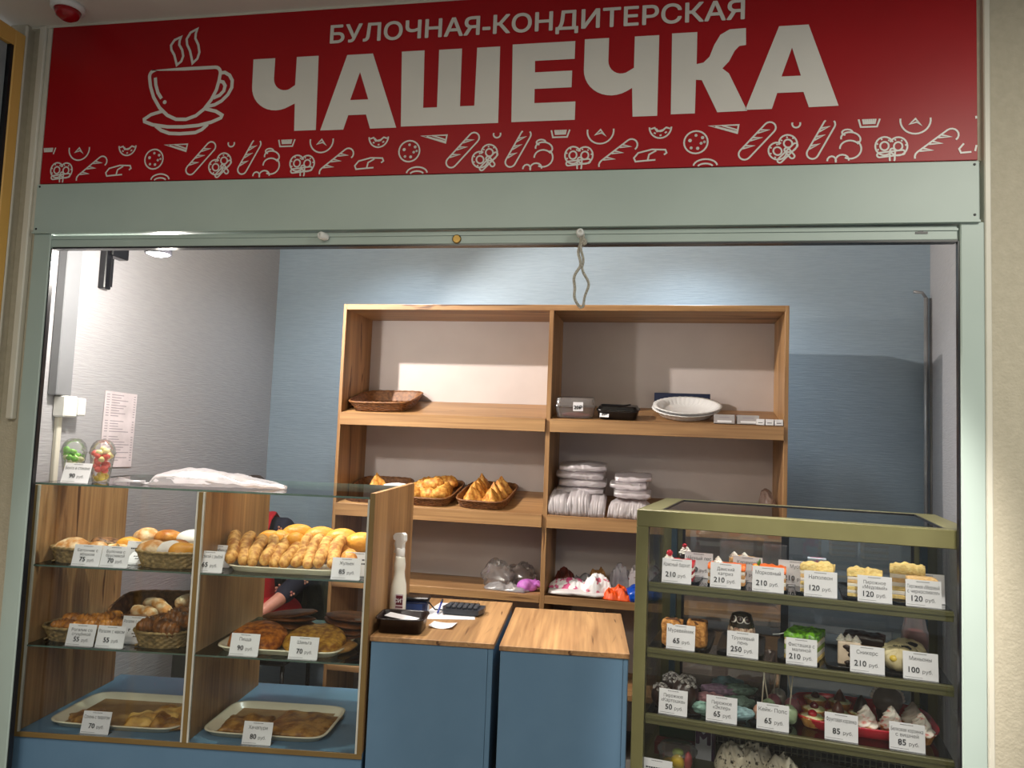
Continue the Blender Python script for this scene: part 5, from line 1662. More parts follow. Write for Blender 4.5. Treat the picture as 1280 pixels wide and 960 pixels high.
# ================================================================ green cake cooler
gc = thing('cake_cooler', 'olive metal glass cake cooler with three shelves', 'display case', FG)
TEAL = mat('dark_teal_metal', (40, 62, 74), 0.4, (34, 54, 66), 6)
REARG = clear('rear_glass', (0.97, 0.985, 0.99), 3.0, 0.02, 0.07, (190, 205, 212))
CGLASS = clear('cooler_glass', (0.98, 0.99, 0.985), 0.7)
SHGL = clear('cooler_shelf_glass', (0.80, 0.83, 0.82), 1.6)
GW, GD, GT = 1.0, 0.67, 1.391
for x, y in ((0, 0), (GW - 0.04, 0)):
    obj('post', MB().box(x, x + 0.04, y, y + 0.035, 0.10, GT - 0.055, b=0.002), OLIVE, gc)
for x in (0, GW - 0.035):
    p = obj('post', MB().box(x, x + 0.035, GD - 0.04, GD, 0.10, GT - 0.055, b=0.002), OLIVE, gc)
    obj('inner_strip', MB().box(x + (0.035 if x == 0 else -0.022), x + (0.057 if x == 0 else 0), GD - 0.06, GD - 0.02, 0.5, GT - 0.055), TEAL, p)
    obj('door_stile', MB().box(x + (0.060 if x == 0 else -0.043), x + (0.078 if x == 0 else -0.025), GD - 0.05, GD - 0.03, 0.5, GT - 0.055), OLIVE, p)
    obj('door_edge', MB().box(x + (0.078 if x == 0 else -0.053), x + (0.088 if x == 0 else -0.043), GD - 0.05, GD - 0.03, 0.5, GT - 0.055), BLACKP, p)
tf = obj('top_frame', MB().box(0, GW, 0, 0.055, GT - 0.056, GT, b=0.002).box(0, GW, GD - 0.045, GD, GT - 0.056, GT, b=0.002)
         .box(0, 0.075, 0.055, GD - 0.045, GT - 0.056, GT, b=0.002).box(GW - 0.075, GW, 0.055, GD - 0.045, GT - 0.056, GT, b=0.002), OLIVE, gc)
obj('top_glass', MB().box(0.079, GW - 0.079, 0.059, GD - 0.049, GT - 0.012, GT - 0.004), DARKG, gc)
obj('glass_gasket', MB().box(0.075, GW - 0.075, 0.055, 0.059, GT - 0.012, GT - 0.0005).box(0.075, GW - 0.075, GD - 0.049, GD - 0.045, GT - 0.012, GT - 0.0005)
    .box(0.075, 0.079, 0.055, GD - 0.045, GT - 0.012, GT - 0.0005).box(GW - 0.079, GW - 0.075, 0.055, GD - 0.045, GT - 0.012, GT - 0.0005), BLACKP, gc)
obj('mullion', MB().box(0.458, 0.486, GD - 0.045, GD - 0.03, 0.5, GT - 0.056), BLACKP, gc)
for a, b_ in ((0.088, 0.458), (0.486, GW - 0.053)):
    obj('rear_door', MB().box(a, b_, GD - 0.040, GD - 0.036, 0.5, GT - 0.056), REARG, gc)
obj('front_pane', MB().box(0.04, GW - 0.04, 0.004, 0.008, 0.5, GT - 0.056), CGLASS, gc)
for x in (0.006, GW - 0.010):
    obj('side_pane', MB().box(x, x + 0.004, 0.035, GD - 0.04, 0.5, GT - 0.056), CGLASS, gc)
ZS = (1.152, 0.937, 0.724)
for z in ZS:
    s_ = obj('glass_shelf', MB().box(0.045, GW - 0.06, 0.035, 0.55, z - 0.006, z), SHGL, gc)
    obj('front_rail', MB().box(0.042, GW - 0.058, 0.018, 0.036, z - 0.032, z - 0.001, b=0.002).box(0.042, GW - 0.058, 0.014, 0.019, z - 0.014, z - 0.008), OLIVE, s_)
    obj('bracket', MB().box(0.044, 0.058, 0.036, 0.58, z - 0.026, z - 0.0065, b=0.002), OLIVE, s_)
    obj('bracket', MB().box(GW - 0.074, GW - 0.060, 0.036, 0.58, z - 0.026, z - 0.0065, b=0.002), OLIVE, s_)
obj('deck', MB().box(0.0, GW, 0.0, GD, 0.46, 0.50, b=0.002), OLIVE, gc)
obj('base_body', MB().box(0.0, GW, 0.0, GD, 0.10, 0.46, b=0.002), OLIVE, gc)
obj('plinth', MB().box(0.03, GW - 0.03, 0.03, GD - 0.03, 0.0, 0.10), BLACKP, gc)
vg = MB()
for k in range(34):
    vg.box(0.20 + 0.02 * k, 0.2035 + 0.02 * k, 0.47, 0.473, 0.502, 0.66)
for k in range(8):
    vg.box(0.19, 0.87, 0.4725, 0.475, 0.51 + 0.02 * k, 0.5125 + 0.02 * k)
obj('vent_grille', vg, mat('pale_wire', (206, 206, 184), 0.4), gc)
obj('vent_backing', MB().box(0.19, 0.87, 0.48, 0.52, 0.502, 0.665), mat('vent_dark', (34, 36, 34), 0.6), gc)


def gtag(u, z, lines, price, label, v=0.042, **k):
    return price_tag(FG @ T(u, v, z, R(k.pop('rz', 0))), lines, price, label, wd=k.pop('wd', 0.097), h=k.pop('h', 0.079), tilt=k.pop('tilt', 8), **k)


gtag(0.130, ZS[0], ['Красный бархат'], '210', 'white 210 rouble tag before the red velvet slice')
gtag(0.288, ZS[0], ['Дамский', 'каприз'], '210', 'white 210 rouble tag before the orange slice with a cream star')
gtag(0.420, ZS[0], ['Морковный'], '210', 'white 210 rouble tag before the carrot slice')
gtag(0.577, ZS[0], ['Наполеон'], '120', 'white 120 rouble tag before the first crumbly yellow slice')
gtag(0.732, ZS[0], ['Пирожное', '«Медовый»'], '120', 'white 120 rouble tag before the middle crumbly yellow slice')
gtag(0.866, ZS[0], ['Пирожное «Медовый', 'с черносливом»'], '120', 'white 120 rouble tag before the pale slice nearest the shutter rail')
gtag(0.185, ZS[0], ['Чёрный лес'], '210', 'back row tag between the red and orange slices', v=0.20, h=0.085)
gtag(0.350, ZS[0], ['Карамель'], '210', 'back row tag between the orange and carrot slices', v=0.20, h=0.085)
gtag(0.505, ZS[0], ['Мусс'], '210', 'back row tag between the carrot and first yellow slice', v=0.20, h=0.085, wd=0.11)
gtag(0.890, ZS[0], [], '', 'tag in the back row behind the pale slice by the shutter rail', v=0.13, h=0.088)
gtag(0.148, ZS[1], ['Муравейник'], '65', 'white 65 rouble tag before the honey crumb cubes', wd=0.093)
gtag(0.345, ZS[1], ['Трухлявый', 'пень'], '250', 'white 250 rouble tag before the dark stump cake')
gtag(0.523, ZS[1], ['Фисташка с', 'малиной'], '210', 'white 210 rouble tag before the bright green slice', wd=0.092)
gtag(0.712, ZS[1], ['Сникерс'], '210', 'white 210 rouble tag before the dark and cream dessert')
gtag(0.858, ZS[1], ['Миньоны'], '100', 'white 100 rouble tag before the cream coloured tarts', wd=0.095)
gtag(0.128, ZS[2], ['Пирожное', '«Картошка»'], '50', 'white 50 rouble tag before the chocolate cakes with nuts', wd=0.093)
gtag(0.283, ZS[2], ['Пирожное', '«Эклер»'], '65', 'white 65 rouble tag before the pastel eclairs')
gtag(0.440, ZS[2], ['Кейк- Попс'], '65', 'white 65 rouble tag before the cake pops')
gtag(0.640, ZS[2], ['Фруктовая корзинка'], '85', 'white 85 rouble tag before the fruit tarts', wd=0.095)
gtag(0.822, ZS[2], ['Белковая корзинка', 'с вишней'], '85', 'white 85 rouble tag before the meringue tarts')
gtag(0.080, 0.4995, [], '', 'white tag on the cooler deck before the fruit salad tub', wd=0.10, h=0.072)

# cake boards
boards = []
for k, (u, wd_, z, lb) in enumerate((((0.145), 0.115, 0, 'under the red velvet slice'), (0.288, 0.125, 0, 'under the orange slice with a cream star'), (0.425, 0.115, 0, 'under the carrot slice'), (0.565, 0.125, 0, 'under the first yellow slice'), (0.705, 0.125, 0, 'under the middle yellow slice'), (0.835, 0.115, 0, 'under the pale slice by the shutter rail'),
                                     (0.160, 0.16, 1, 'under the honey crumb cubes'), (0.335, 0.15, 1, 'under the dark stump cake'), (0.515, 0.13, 1, 'under the bright green slice'), (0.670, 0.15, 1, 'under the dark and cream dessert'), (0.835, 0.17, 1, 'under the cream tarts'),
                                     (0.140, 0.16, 2, 'under the chocolate cakes'), (0.295, 0.13, 2, 'under the eclairs'), (0.435, 0.13, 2, 'under the cake pops'))):
    o = one('cake_board', 'black plastic cake board %s' % lb, 'tray', MB().lathe([(0.001, 0.0), (0.96, 0.0), (1.0, 0.006), (0.97, 0.006), (0.93, 0.002), (0.001, 0.002)], 40, sx=wd_ / 2, sy=0.15, ex=12), mat('black_gloss', (16, 16, 18), 0.15), FG @ T(u, 0.205, ZS[z] + 0.0006), 'black cake boards in the cooler')


def crumbly(c, c2, nm):
    return mat(nm, c, 0.75, c2, 90, bump=0.5, bscale=160)


def cake_slice(label, u, z, L, H, layers, top, F=FG, v=0.075, D=0.07, rz=0, rough=False, seed=1):
    """slab of cake: striped layers and a frosting cap, long side toward the customer"""
    t = thing('cake_slice', label, 'cake', F @ T(u, v, z + 0.003, R(rz)))
    n = len(layers)
    for i, m in enumerate(layers):
        obj('layer', MB().box(-L / 2, L / 2, 0, D, H * 0.86 * i / n, H * 0.86 * (i + 1) / n, b=0.002), m, t)
    mb = MB()
    vs, fs = [], []
    nx, ny = 26, 12
    for j in range(ny + 1):
        for i in range(nx + 1):
            x, y = -L / 2 - 0.001 + (L + 0.002) * i / nx, -0.001 + (D + 0.002) * j / ny
            e = min(1, 6 * min(i / nx, 1 - i / nx, j / ny + 0.05, 1 - j / ny + 0.05))
            q = noise.noise(Vector((x * 60, y * 60, seed)))
            vs.append((x, y, H * 0.86 + H * 0.14 * (0.55 + 0.45 * e) + (0.010 if rough else 0.005) * q))
    m_ = len(vs)
    vs += [(vx, vy, H * 0.84 - 0.006 - 0.006 * abs(noise.noise(Vector((vx * 90, vy * 90, 4 + seed))))) for vx, vy, vz in vs]
    for j in range(ny):
        for i in range(nx):
            a = j * (nx + 1) + i
            fs.append((a, a + 1, a + nx + 2, a + nx + 1))
    for i in range(nx):
        fs.append((i, m_ + i, m_ + i + 1, i + 1))
        a = ny * (nx + 1) + i
        fs.append((a, a + 1, m_ + a + 1, m_ + a))
    for j in range(ny):
        a, b_ = j * (nx + 1), (j + 1) * (nx + 1)
        fs.append((a, b_, m_ + b_, m_ + a))
        a, b_ = a + nx, b_ + nx
        fs.append((a, m_ + a, m_ + b_, b_))
    obj('topping', mb.add(vs, fs, 0, True), top, t)
    return t


def swirl(r, h, turns=3.5, lob=7, n=42, rows=16):
    """piped cream: fluted cone with a twist"""
    prof = []
    for i in range(rows + 1):
        q = i / rows
        prof.append((max(0.0008, r * (1 - q) ** 0.72 * (1 + 0.10 * math.sin(q * turns * 2 * PI))), h * q))
    mb = MB()
    vs, fs = [], []
    for i, (rr, z) in enumerate(prof):
        for k in range(n):
            a = 2 * PI * k / n
            g = rr * (1 + 0.16 * math.cos(lob * (a - i * 0.20)))
            vs.append((g * math.cos(a), g * math.sin(a), z))
    for i in range(rows):
        for k in range(n):
            k2 = (k + 1) % n
            fs.append((i * n + k, i * n + k2, (i + 1) * n + k2, (i + 1) * n + k))
    fs.append(list(range(n))[::-1])
    return mb.add(vs, fs, 0, True)


CREAM = mat('white_cream', (246, 240, 230), 0.45, (238, 230, 218), 30, sss=0.1)
REDV = crumbly((176, 26, 40), (130, 10, 24), 'red_velvet_crumb')
REDT = mat('red_glaze', (206, 36, 48), 0.3, (168, 16, 32), 60)
SPONGE = crumbly((226, 178, 116), (196, 140, 80), 'golden_sponge')
ORANGET = mat('orange_glaze', (244, 122, 40), 0.3, (226, 96, 24), 40)
YCRUMB = crumbly((248, 224, 150), (236, 200, 116), 'yellow_crumb')
YCRUMB2 = crumbly((244, 208, 150), (226, 180, 116), 'honey_crumb')
BERRY = mat('red_berry', (206, 30, 50), 0.2, (170, 14, 34), 40)
CHOC = mat('dark_chocolate', (52, 30, 24), 0.35, (34, 18, 14), 50)
GREENT = mat('green_glaze', (120, 186, 40), 0.35, (60, 104, 24), 60, lo=0.4, hi=0.6)
t = cake_slice('red velvet cake slice with a cream swirl and raspberry', 0.130, ZS[0], 0.100, 0.066, [REDV, CREAM, REDV, CREAM, REDV], REDT, seed=1)
obj('cream_swirl', swirl(0.018, 0.026), CREAM, t, T(-0.033, 0.02, 0.062))
obj('berry', MB().blob((0, 0, 0), (0.010, 0.010, 0.011), 0.2, 200, 1, 14, 10), BERRY, t, T(-0.030, 0.014, 0.088))
t = cake_slice('chocolate cake slice with cream and berry behind the red velvet slice', 0.16, ZS[0], 0.09, 0.07, [CHOC, CREAM, CHOC], CHOC, v=0.26, seed=2)
obj('cream_swirl', swirl(0.022, 0.03), CREAM, t, T(-0.03, 0.02, 0.066))
obj('berry', MB().blob((0, 0, 0), (0.009, 0.009, 0.008), 0.2, 200, 2, 12, 8), BERRY, t, T(-0.032, 0.012, 0.095))
t = cake_slice('orange topped cake slice with a cream star', 0.288, ZS[0], 0.118, 0.068, [SPONGE, CREAM, SPONGE, CREAM, SPONGE], ORANGET, seed=3)
obj('cream_swirl', swirl(0.017, 0.027), CREAM, t, T(-0.028, 0.016, 0.064))
t = cake_slice('caramel cake slice with cream blobs behind the orange slice', 0.335, ZS[0], 0.10, 0.068, [SPONGE, CREAM, SPONGE], SPONGE, v=0.27, seed=4)
for k in range(2):
    obj('cream_swirl', swirl(0.017, 0.022), CREAM, t, T(-0.035 + 0.035 * k, 0.02, 0.064))
t = cake_slice('carrot cake slice with orange top and green sprig', 0.422, ZS[0], 0.104, 0.072, [SPONGE, CREAM, SPONGE, CREAM, SPONGE], ORANGET, seed=5)
obj('sprig', MB().tube([(-0.035, 0.01, 0.07), (-0.03, 0.012, 0.082), (-0.028, 0.012, 0.095)], [0.004, 0.005, 0.001], 6).tube([(-0.032, 0.01, 0.07), (-0.038, 0.01, 0.086)], [0.003, 0.001], 6), mat('green_sprig', (70, 120, 40), 0.5), t)
obj('orange_curl', MB().blob((-0.04, 0.005, 0.062), (0.013, 0.012, 0.016), 0.25, 60, 3, 14, 10), mat('yellow_orange', (246, 170, 50), 0.35), t)
one('juice_carton', 'pale pink and blue carton standing behind the carrot slice', 'box', MB().box(-0.03, 0.03, -0.015, 0.02, 0, 0.085, b=0.001), mat('blue_pink_carton', (196, 216, 232), 0.4, (232, 150, 180), 22, lo=0.42, hi=0.5), FG @ T(0.575, 0.30, ZS[0] + 0.003))
for k, (u, H, lb) in enumerate(((0.566, 0.092, 'crumbly yellow cake slice, the one beside the carrot slice'), (0.706, 0.085, 'crumbly yellow cake slice, in the middle of three'), (0.832, 0.106, 'tall crumbly yellow cake slice near the cooler end'))):
    cake_slice(lb, u, ZS[0], 0.098, H, [YCRUMB, CREAM, YCRUMB, CREAM, YCRUMB2, CREAM, YCRUMB], YCRUMB, v=0.085 + 0.035 * (k == 2), rz=-8, rough=True, seed=8 + k)
cake_slice('pale honey cake slice inside a clear wrap behind its tag', 0.866, ZS[0], 0.082, 0.082, [YCRUMB2, CREAM, YCRUMB2, CREAM, YCRUMB2], YCRUMB2, v=0.062, D=0.035, seed=12)
one('clear_card', 'clear acrylic sheet standing behind the back row tags', 'panel', MB().box(-0.06, 0.06, 0, 0.002, 0, 0.11).box(-0.06, 0.06, 0, 0.03, 0, 0.002), CLEARP, FG @ T(0.30, 0.42, ZS[0]))
one('clear_card', 'clear acrylic sheet standing behind the carrot slice', 'panel', MB().box(-0.042, 0.042, 0, 0.002, 0, 0.11).box(-0.042, 0.042, 0, 0.03, 0, 0.002), CLEARP, FG @ T(0.435, 0.42, ZS[0]))

# middle shelf of the cooler
HONEY = crumbly((222, 160, 84), (156, 96, 38), 'honey_crumb_block')
for k, u in enumerate((0.116, 0.195)):
    t = thing('crumb_cube', ('honey crumb cube half behind its 65 rouble tag', 'honey crumb cube standing clear beside the 65 rouble tag')[k], 'cake', FG @ T(u, 0.085 + 0.03 * k, ZS[1] + 0.003, R(-6)))
    mb = MB().blob((0, 0, 0.041), (0.031, 0.030, 0.042), 0.10, 90, k, 30, 22, fn=lambda d: min(1.45, 1 / max(abs(d.x), abs(d.y), abs(d.z)) * 1.02))
    obj('cube', mb, HONEY, t)
    obj('dark_crumb', MB().blob((0, 0, 0.078), (0.032, 0.031, 0.008), 0.3, 120, 5 + k, 24, 10), crumbly((120, 70, 30), (60, 32, 14), 'dark_crumb'), t)
t = thing('stump_cake', 'dark stump shaped cake with a nutty cream band and dark rings on top', 'cake', FG @ T(0.338, 0.105, ZS[1] + 0.003))
SMOKE = mat('dark_glaze', (52, 46, 36), 0.25, (36, 30, 22), 30)
obj('cake_body', MB().lathe([(0.040, 0), (0.041, 0.07), (0.039, 0.095), (0.031, 0.122), (0.015, 0.128), (0.001, 0.129)], 32), SMOKE, t)
obj('nut_band', MB().lathe([(0.0405, 0.045), (0.0425, 0.055), (0.043, 0.072), (0.040, 0.083)], 40, cap=False, fn=lambda a, i: 1 + 0.03 * math.sin(a * 13 + i) + 0.02 * math.sin(a * 29)), crumbly((236, 214, 186), (120, 66, 40), 'nutty_cream'), t)
for k in range(3):
    a = -1.66 + (k - 1) * 0.66
    Mr = T(0.034 * math.cos(a), 0.034 * math.sin(a), 0.108, a - PI / 2 + PI, R(65))
    obj('cream_ring', MB().lathe([(0.0118, -0.004), (0.0118, 0.002), (0.0095, 0.004), (0.001, 0.005)], 20), CREAM, t, Mr)
    obj('dark_centre', MB().lathe([(0.0098, 0.002), (0.0098, 0.0075), (0.001, 0.008)], 16), CHOC, t, Mr)
cake_slice('bright green cake slice with a glossy top', 0.520, ZS[1], 0.10, 0.088, [YCRUMB, CREAM, mat('green_sponge', (150, 180, 70), 0.7), CREAM, YCRUMB], GREENT, rz=-14, D=0.12, seed=15, rough=True)
one('foil_fork', 'white plastic fork lying beside the bright green slice', 'fork', MB().tube([(-0.02, 0, 0.05), (0.0, 0.0, 0.053), (0.03, 0, 0.063)], [0.006, 0.004, 0.003], 8, flat=0.4).tube([(0.03, 0, 0.063), (0.05, 0.0, 0.0)], 0.003, 6), WHITEP, FG @ T(0.455, 0.19, ZS[1] + 0.002))
t = thing('layered_dessert', 'cream and chocolate dessert block with piped cream on top', 'cake', FG @ T(0.665, 0.095, ZS[1] + 0.003, R(-4)))
obj('cake_body', MB().box(-0.034, 0.034, 0, 0.06, 0, 0.072, b=0.004), mat('pale_cream_sponge', (226, 206, 184), 0.6, (206, 184, 160), 30), t)
for k, (x, z) in enumerate(((-0.006, 0.056), (0.004, 0.048), (-0.004, 0.008), (0.008, 0.034), (0.016, 0.012))):
    obj('chocolate_patch', MB().blob((x, 0.0, z), (0.012, 0.004, 0.008), 0.4, 120, k, 12, 8), CHOC, t)
for k in range(3):
    obj('cream_swirl', swirl(0.014, 0.022), CREAM, t, T(-0.024 + 0.022 * k, 0.02 + 0.01 * (k % 2), 0.070))
t = cake_slice('dark chocolate slice behind the cream and chocolate block', 0.715, ZS[1], 0.12, 0.078, [CHOC, SPONGE, CHOC], CHOC, v=0.20, rz=-10, seed=17)
BEIGE = mat('beige_tart', (222, 208, 166), 0.5, (206, 190, 146), 24)
for k, (u, v, rz, lb) in enumerate(((0.812, 0.125, -10, 'cream coloured tart tilted toward the glass before the others'), (0.822, 0.20, -14, 'beige shell dessert with a dark print behind the front tart'), (0.850, 0.26, -14, 'beige shell dessert with a dark print at the back'))):
    t = thing('shell_tart', lb, 'cake', FG @ T(u, v, ZS[1] + 0.012, R(rz), R(24)))
    obj('shell', MB().blob((0, 0, 0.028), (0.056, 0.040, 0.036), 0.06, 30, k, 36, 16, flat=0.8, fn=lambda d: 1 + 0.05 * math.cos(11 * math.atan2(d.y, d.x))), BEIGE, t)
    if k:
        obj('dark_print', MB().blob((0.01, -0.010, 0.060), (0.026, 0.013, 0.004), 0.3, 80, k, 18, 8), INK, t)
    else:
        obj('yellow_filling', MB().blob((-0.016, -0.026, 0.046), (0.013, 0.011, 0.010), 0.2, 50, k, 16, 10), mat('lemon_curd', (240, 206, 84), 0.3), t)
t = thing('lidded_box', 'clear lidded box of pink filling at the cooler end on the middle shelf', 'container', FG @ T(0.895, 0.42, ZS[1]))
obj('pink_filling', MB().box(-0.035, 0.035, -0.04, 0.04, 0.002, 0.07, b=0.01), mat('pink_filling', (226, 128, 110), 0.4, (206, 90, 84), 30), t)
obj('lid', MB().lathe([(0.001, 0.150), (0.5, 0.150), (0.62, 0.14), (0.9, 0.08), (1.0, 0.072), (1.0, 0.0)][::-1], 40, sx=0.04, sy=0.048, ex=5), FILM, t)

# lower shelf of the cooler
NUTS = crumbly((220, 214, 208), (90, 80, 76), 'white_nut_crumb')
for k, (u, v, s_, lb) in enumerate(((0.160, 0.125, 1.15, 'large chocolate cake with white nut topping behind the 50 rouble tag'), (0.080, 0.10, 0.82, 'small chocolate cake with white nuts against the cooler post'), (0.105, 0.20, 0.95, 'chocolate cake with white nuts at the back by the cooler post'))):
    t = thing('potato_cake', lb, 'cake', FG @ T(u, v, ZS[2] + 0.003, R(15 * k), 0, 0, s_))
    obj('cake_body', MB().blob((0, 0, 0.044), (0.038, 0.055, 0.046), 0.08, 40, k, 24, 16), CHOC, t)
    mb = MB()
    r2 = random.Random(k)
    for q in range(34):
        a, e = r2.random() * 6.28, r2.random() ** 0.6 * 0.95
        x, y = 0.034 * e * math.cos(a), 0.048 * e * math.sin(a)
        z = 0.044 + 0.046 * math.sqrt(max(0, 1 - (x / 0.038) ** 2 - (y / 0.055) ** 2))
        mb.blob((x, y, z), (0.007, 0.007, 0.005), 0.3, 100, q, 8, 6)
    nu = obj('nut_crumbs', mb, NUTS, t)
    nu['kind'] = 'stuff'
PAST = {'mint': (150, 190, 176), 'pink': (214, 156, 164), 'mauve': (150, 120, 144), 'sage': (120, 146, 130), 'aqua': (160, 196, 200)}
for k, (u, v, z, L, c, lb) in enumerate(((0.238, 0.075, 0.003, 0.12, 'mint', 'pale mint glazed eclair at the front by the chocolate cakes'), (0.242, 0.125, 0.02, 0.11, 'pink', 'pink glazed eclair behind the front mint one'), (0.262, 0.185, 0.034, 0.13, 'mauve', 'mauve glazed eclair at the back of the heap'), (0.330, 0.075, 0.003, 0.12, 'aqua', 'pale blue glazed eclair showing beside the 65 rouble tag'),
                                         (0.330, 0.13, 0.02, 0.12, 'sage', 'sage green sugared eclair behind the pale blue one'), (0.325, 0.20, 0.04, 0.13, 'sage', 'dark green sugared eclair topmost at the back'), (0.285, 0.25, 0.045, 0.12, 'aqua', 'grey blue eclair lying behind all the others'))):
    t = thing('eclair', lb, 'cake', FG @ T(u, v + 0.012, ZS[2] + z, R(-8 + 5 * k)))
    pg = lambda d: 1 + 0.10 * abs(d.x) ** 6 + 0.055 * math.cos(9 * math.atan2(d.z, d.y) + d.x * 5)
    obj('shell', MB().blob((0, 0, 0.018), (L * 0.42, 0.025, 0.021), 0.22, 60, k, 30, 26, fn=pg), mat('shell_' + c, tuple(int(x * 0.82) for x in PAST[c]), 0.6, tuple(int(x * 0.66) for x in PAST[c]), 50), t)
    obj('glaze', MB().blob((0, -0.002, 0.023), (L * 0.40, 0.0235, 0.0185), 0.26, 70, k + 9, 30, 24, fn=pg), mat('glaze_' + c, PAST[c], 0.45, tuple(int(x * 0.8) for x in PAST[c]), 70), t)
STICK = mat('pale_paper_stick', (236, 224, 200), 0.5)
for k, (u, v, c, dx, lb) in enumerate(((0.405, 0.10, (226, 170, 146), 0.004, 'peach cake pop leaning out beside its tag'), (0.425, 0.155, (150, 170, 130), -0.012, 'green cake pop behind the peach one'), (0.440, 0.22, (150, 90, 100), 0.004, 'wine red cake pop in the second row'), (0.490, 0.12, (170, 190, 150), 0.006, 'pale green cake pop above the 65 rouble tag'),
                                       (0.500, 0.20, (150, 96, 104), -0.012, 'dusky pink cake pop behind the pale green one'), (0.455, 0.29, (206, 196, 180), 0.006, 'cream white cake pop at the back'))):
    t = thing('cake_pop', lb, 'cake', FG @ T(u, v, ZS[2] + 0.003))
    cone = MB().blob((0, 0, 0.03), (0.026, 0.026, 0.030), 0.12, 60, k, 22, 16)
    obj('coating', cone, mat('pop_%d_%d_%d' % c, c, 0.3, tuple(int(x * 0.85) for x in c), 50), t)
    obj('stick', MB().tube([(0, 0, 0.045), (dx * 2.0, 0.0, 0.185)], 0.0022, 8), STICK, t)
t = thing('red_tray', 'glossy red plastic tray of tarts on the lower cooler shelf', 'tray', FG @ T(0.715, 0.242, ZS[2] + 0.001, R(2)))
obj('dish', MB().lathe([(0.001, 0.004), (0.86, 0.004), (0.93, 0.02), (1.0, 0.036), (1.015, 0.036), (1.01, 0.030), (0.95, 0.012), (0.88, 0.0), (0.001, 0.0)], 64, sx=0.212, sy=0.158, ex=4), mat('red_plastic', (196, 34, 52), 0.2, (180, 24, 42), 5), t)
SHELL = bread('tart_shell', (222, 160, 84), (180, 114, 50), sc=40)


def tart_shell():
    return MB().lathe([(0.001, 0), (0.026, 0), (0.037, 0.028), (0.038, 0.030), (0.034, 0.029), (0.001, 0.024)], 72, fn=lambda a, i: 1 + (0.035 if i in (1, 2, 3) else 0) * math.cos(18 * a))


ts = tart_shell().mesh('shell', SHELL)
sw = swirl(0.036, 0.062, 2.5, 6).mesh('cream_swirl', mat('pink_streaked_meringue', (250, 240, 228), 0.5, (230, 120, 110), 34, stretch=(1, 1, 2.6), lo=0.34, hi=0.46))
sw2 = swirl(0.036, 0.062, 2.5, 6).mesh('cream_swirl', mat('grey_meringue', (206, 194, 180), 0.5, (186, 170, 156), 30))
jel = MB().blob((0, 0, 0.028), (0.033, 0.033, 0.008), 0.25, 60, 1, 20, 8).mesh('filling', mat('kiwi_cream_filling', (232, 222, 180), 0.3, (170, 180, 90), 46, lo=0.36, hi=0.5))
fruit = [('berry', BERRY, 'bright red cherry'), ('berry', mat('dark_berry', (90, 16, 30), 0.25), 'dark berry')]
FT = [(0.560, 0.075, 0.005, 0, 'fruit tart with a bright red berry at the front corner of the red tray'), (0.568, 0.155, 0.006, 1, 'fruit tart with dark berries in the second row by the tray end'), (0.575, 0.255, 0.012, 1, 'fruit tart at the back corner of the red tray'),
      (0.640, 0.145, 0.006, 2, 'fruit tart with a brown pear tip behind the first tag'), (0.652, 0.255, 0.012, 2, 'fruit tart with a pointed topping at the tray back'), (0.642, 0.07, 0.005, 0, 'fruit tart hidden right behind the fruit tart tag'), (0.712, 0.175, 0.006, 3, 'chocolate topped tart with a dark cone in the tray middle')]
for u, v, z, k, lb in FT:
    t = thing('fruit_tart', lb, 'cake', FG @ T(u, v + 0.055, ZS[2] + z))
    obj('shell', ts, None, t)
    obj('filling', jel, None, t)
    if k < 2:
        obj('berry', MB().blob((0, -0.006, 0.040), (0.014, 0.014, 0.012), 0.1, 80, k, 16, 10), fruit[k][1], t)
    else:
        obj('pointed_topping', MB().lathe([(0.020, 0.030), (0.018, 0.042), (0.010, 0.058), (0.001, 0.070)] if k == 2 else [(0.026, 0.028), (0.022, 0.05), (0.012, 0.076), (0.001, 0.088)], 20), mat('brown_pear', (110, 64, 52), 0.3) if k == 2 else CHOC, t)
for k, (u, v, z, m, lb) in enumerate(((0.725, 0.085, 0.005, sw, 'tall meringue tart with red streaks between the two tart tags'), (0.800, 0.105, 0.006, sw, 'red streaked meringue tart behind the meringue tag'), (0.880, 0.080, 0.005, sw, 'red streaked meringue tart at the tray end by the shutter rail'), (0.870, 0.175, 0.008, sw2, 'greyish meringue tart at the back of the red tray end'))):
    t = thing('meringue_tart', lb, 'cake', FG @ T(u - 0.008, v + 0.05, ZS[2] + z, k))
    obj('shell', ts, None, t)
    obj('cream_swirl', m, None, t, T(0, 0, 0.026))
t = thing('dome_cake', 'round grey mirror glazed dome cake with a white piped edge at the tray back', 'cake', FG @ T(0.795, 0.28, ZS[2] + 0.006))
obj('dome', MB().blob((0, 0, 0.07), (0.046, 0.046, 0.045), 0, 1, 0, 28, 16), mat('grey_mirror_glaze', (150, 140, 132), 0.12, (120, 110, 104), 20), t)
obj('stand', MB().lathe([(0.03, 0), (0.032, 0.02), (0.04, 0.06)], 24), CHOC, t)
bd = MB()
for k in range(14):
    a = PI * k / 13
    bd.blob((0.047 * math.cos(a), 0.0, 0.074 + 0.043 * math.sin(a)), (0.006, 0.008, 0.006), 0.2, 90, k, 8, 6)
obj('piped_edge', bd, CREAM, t)

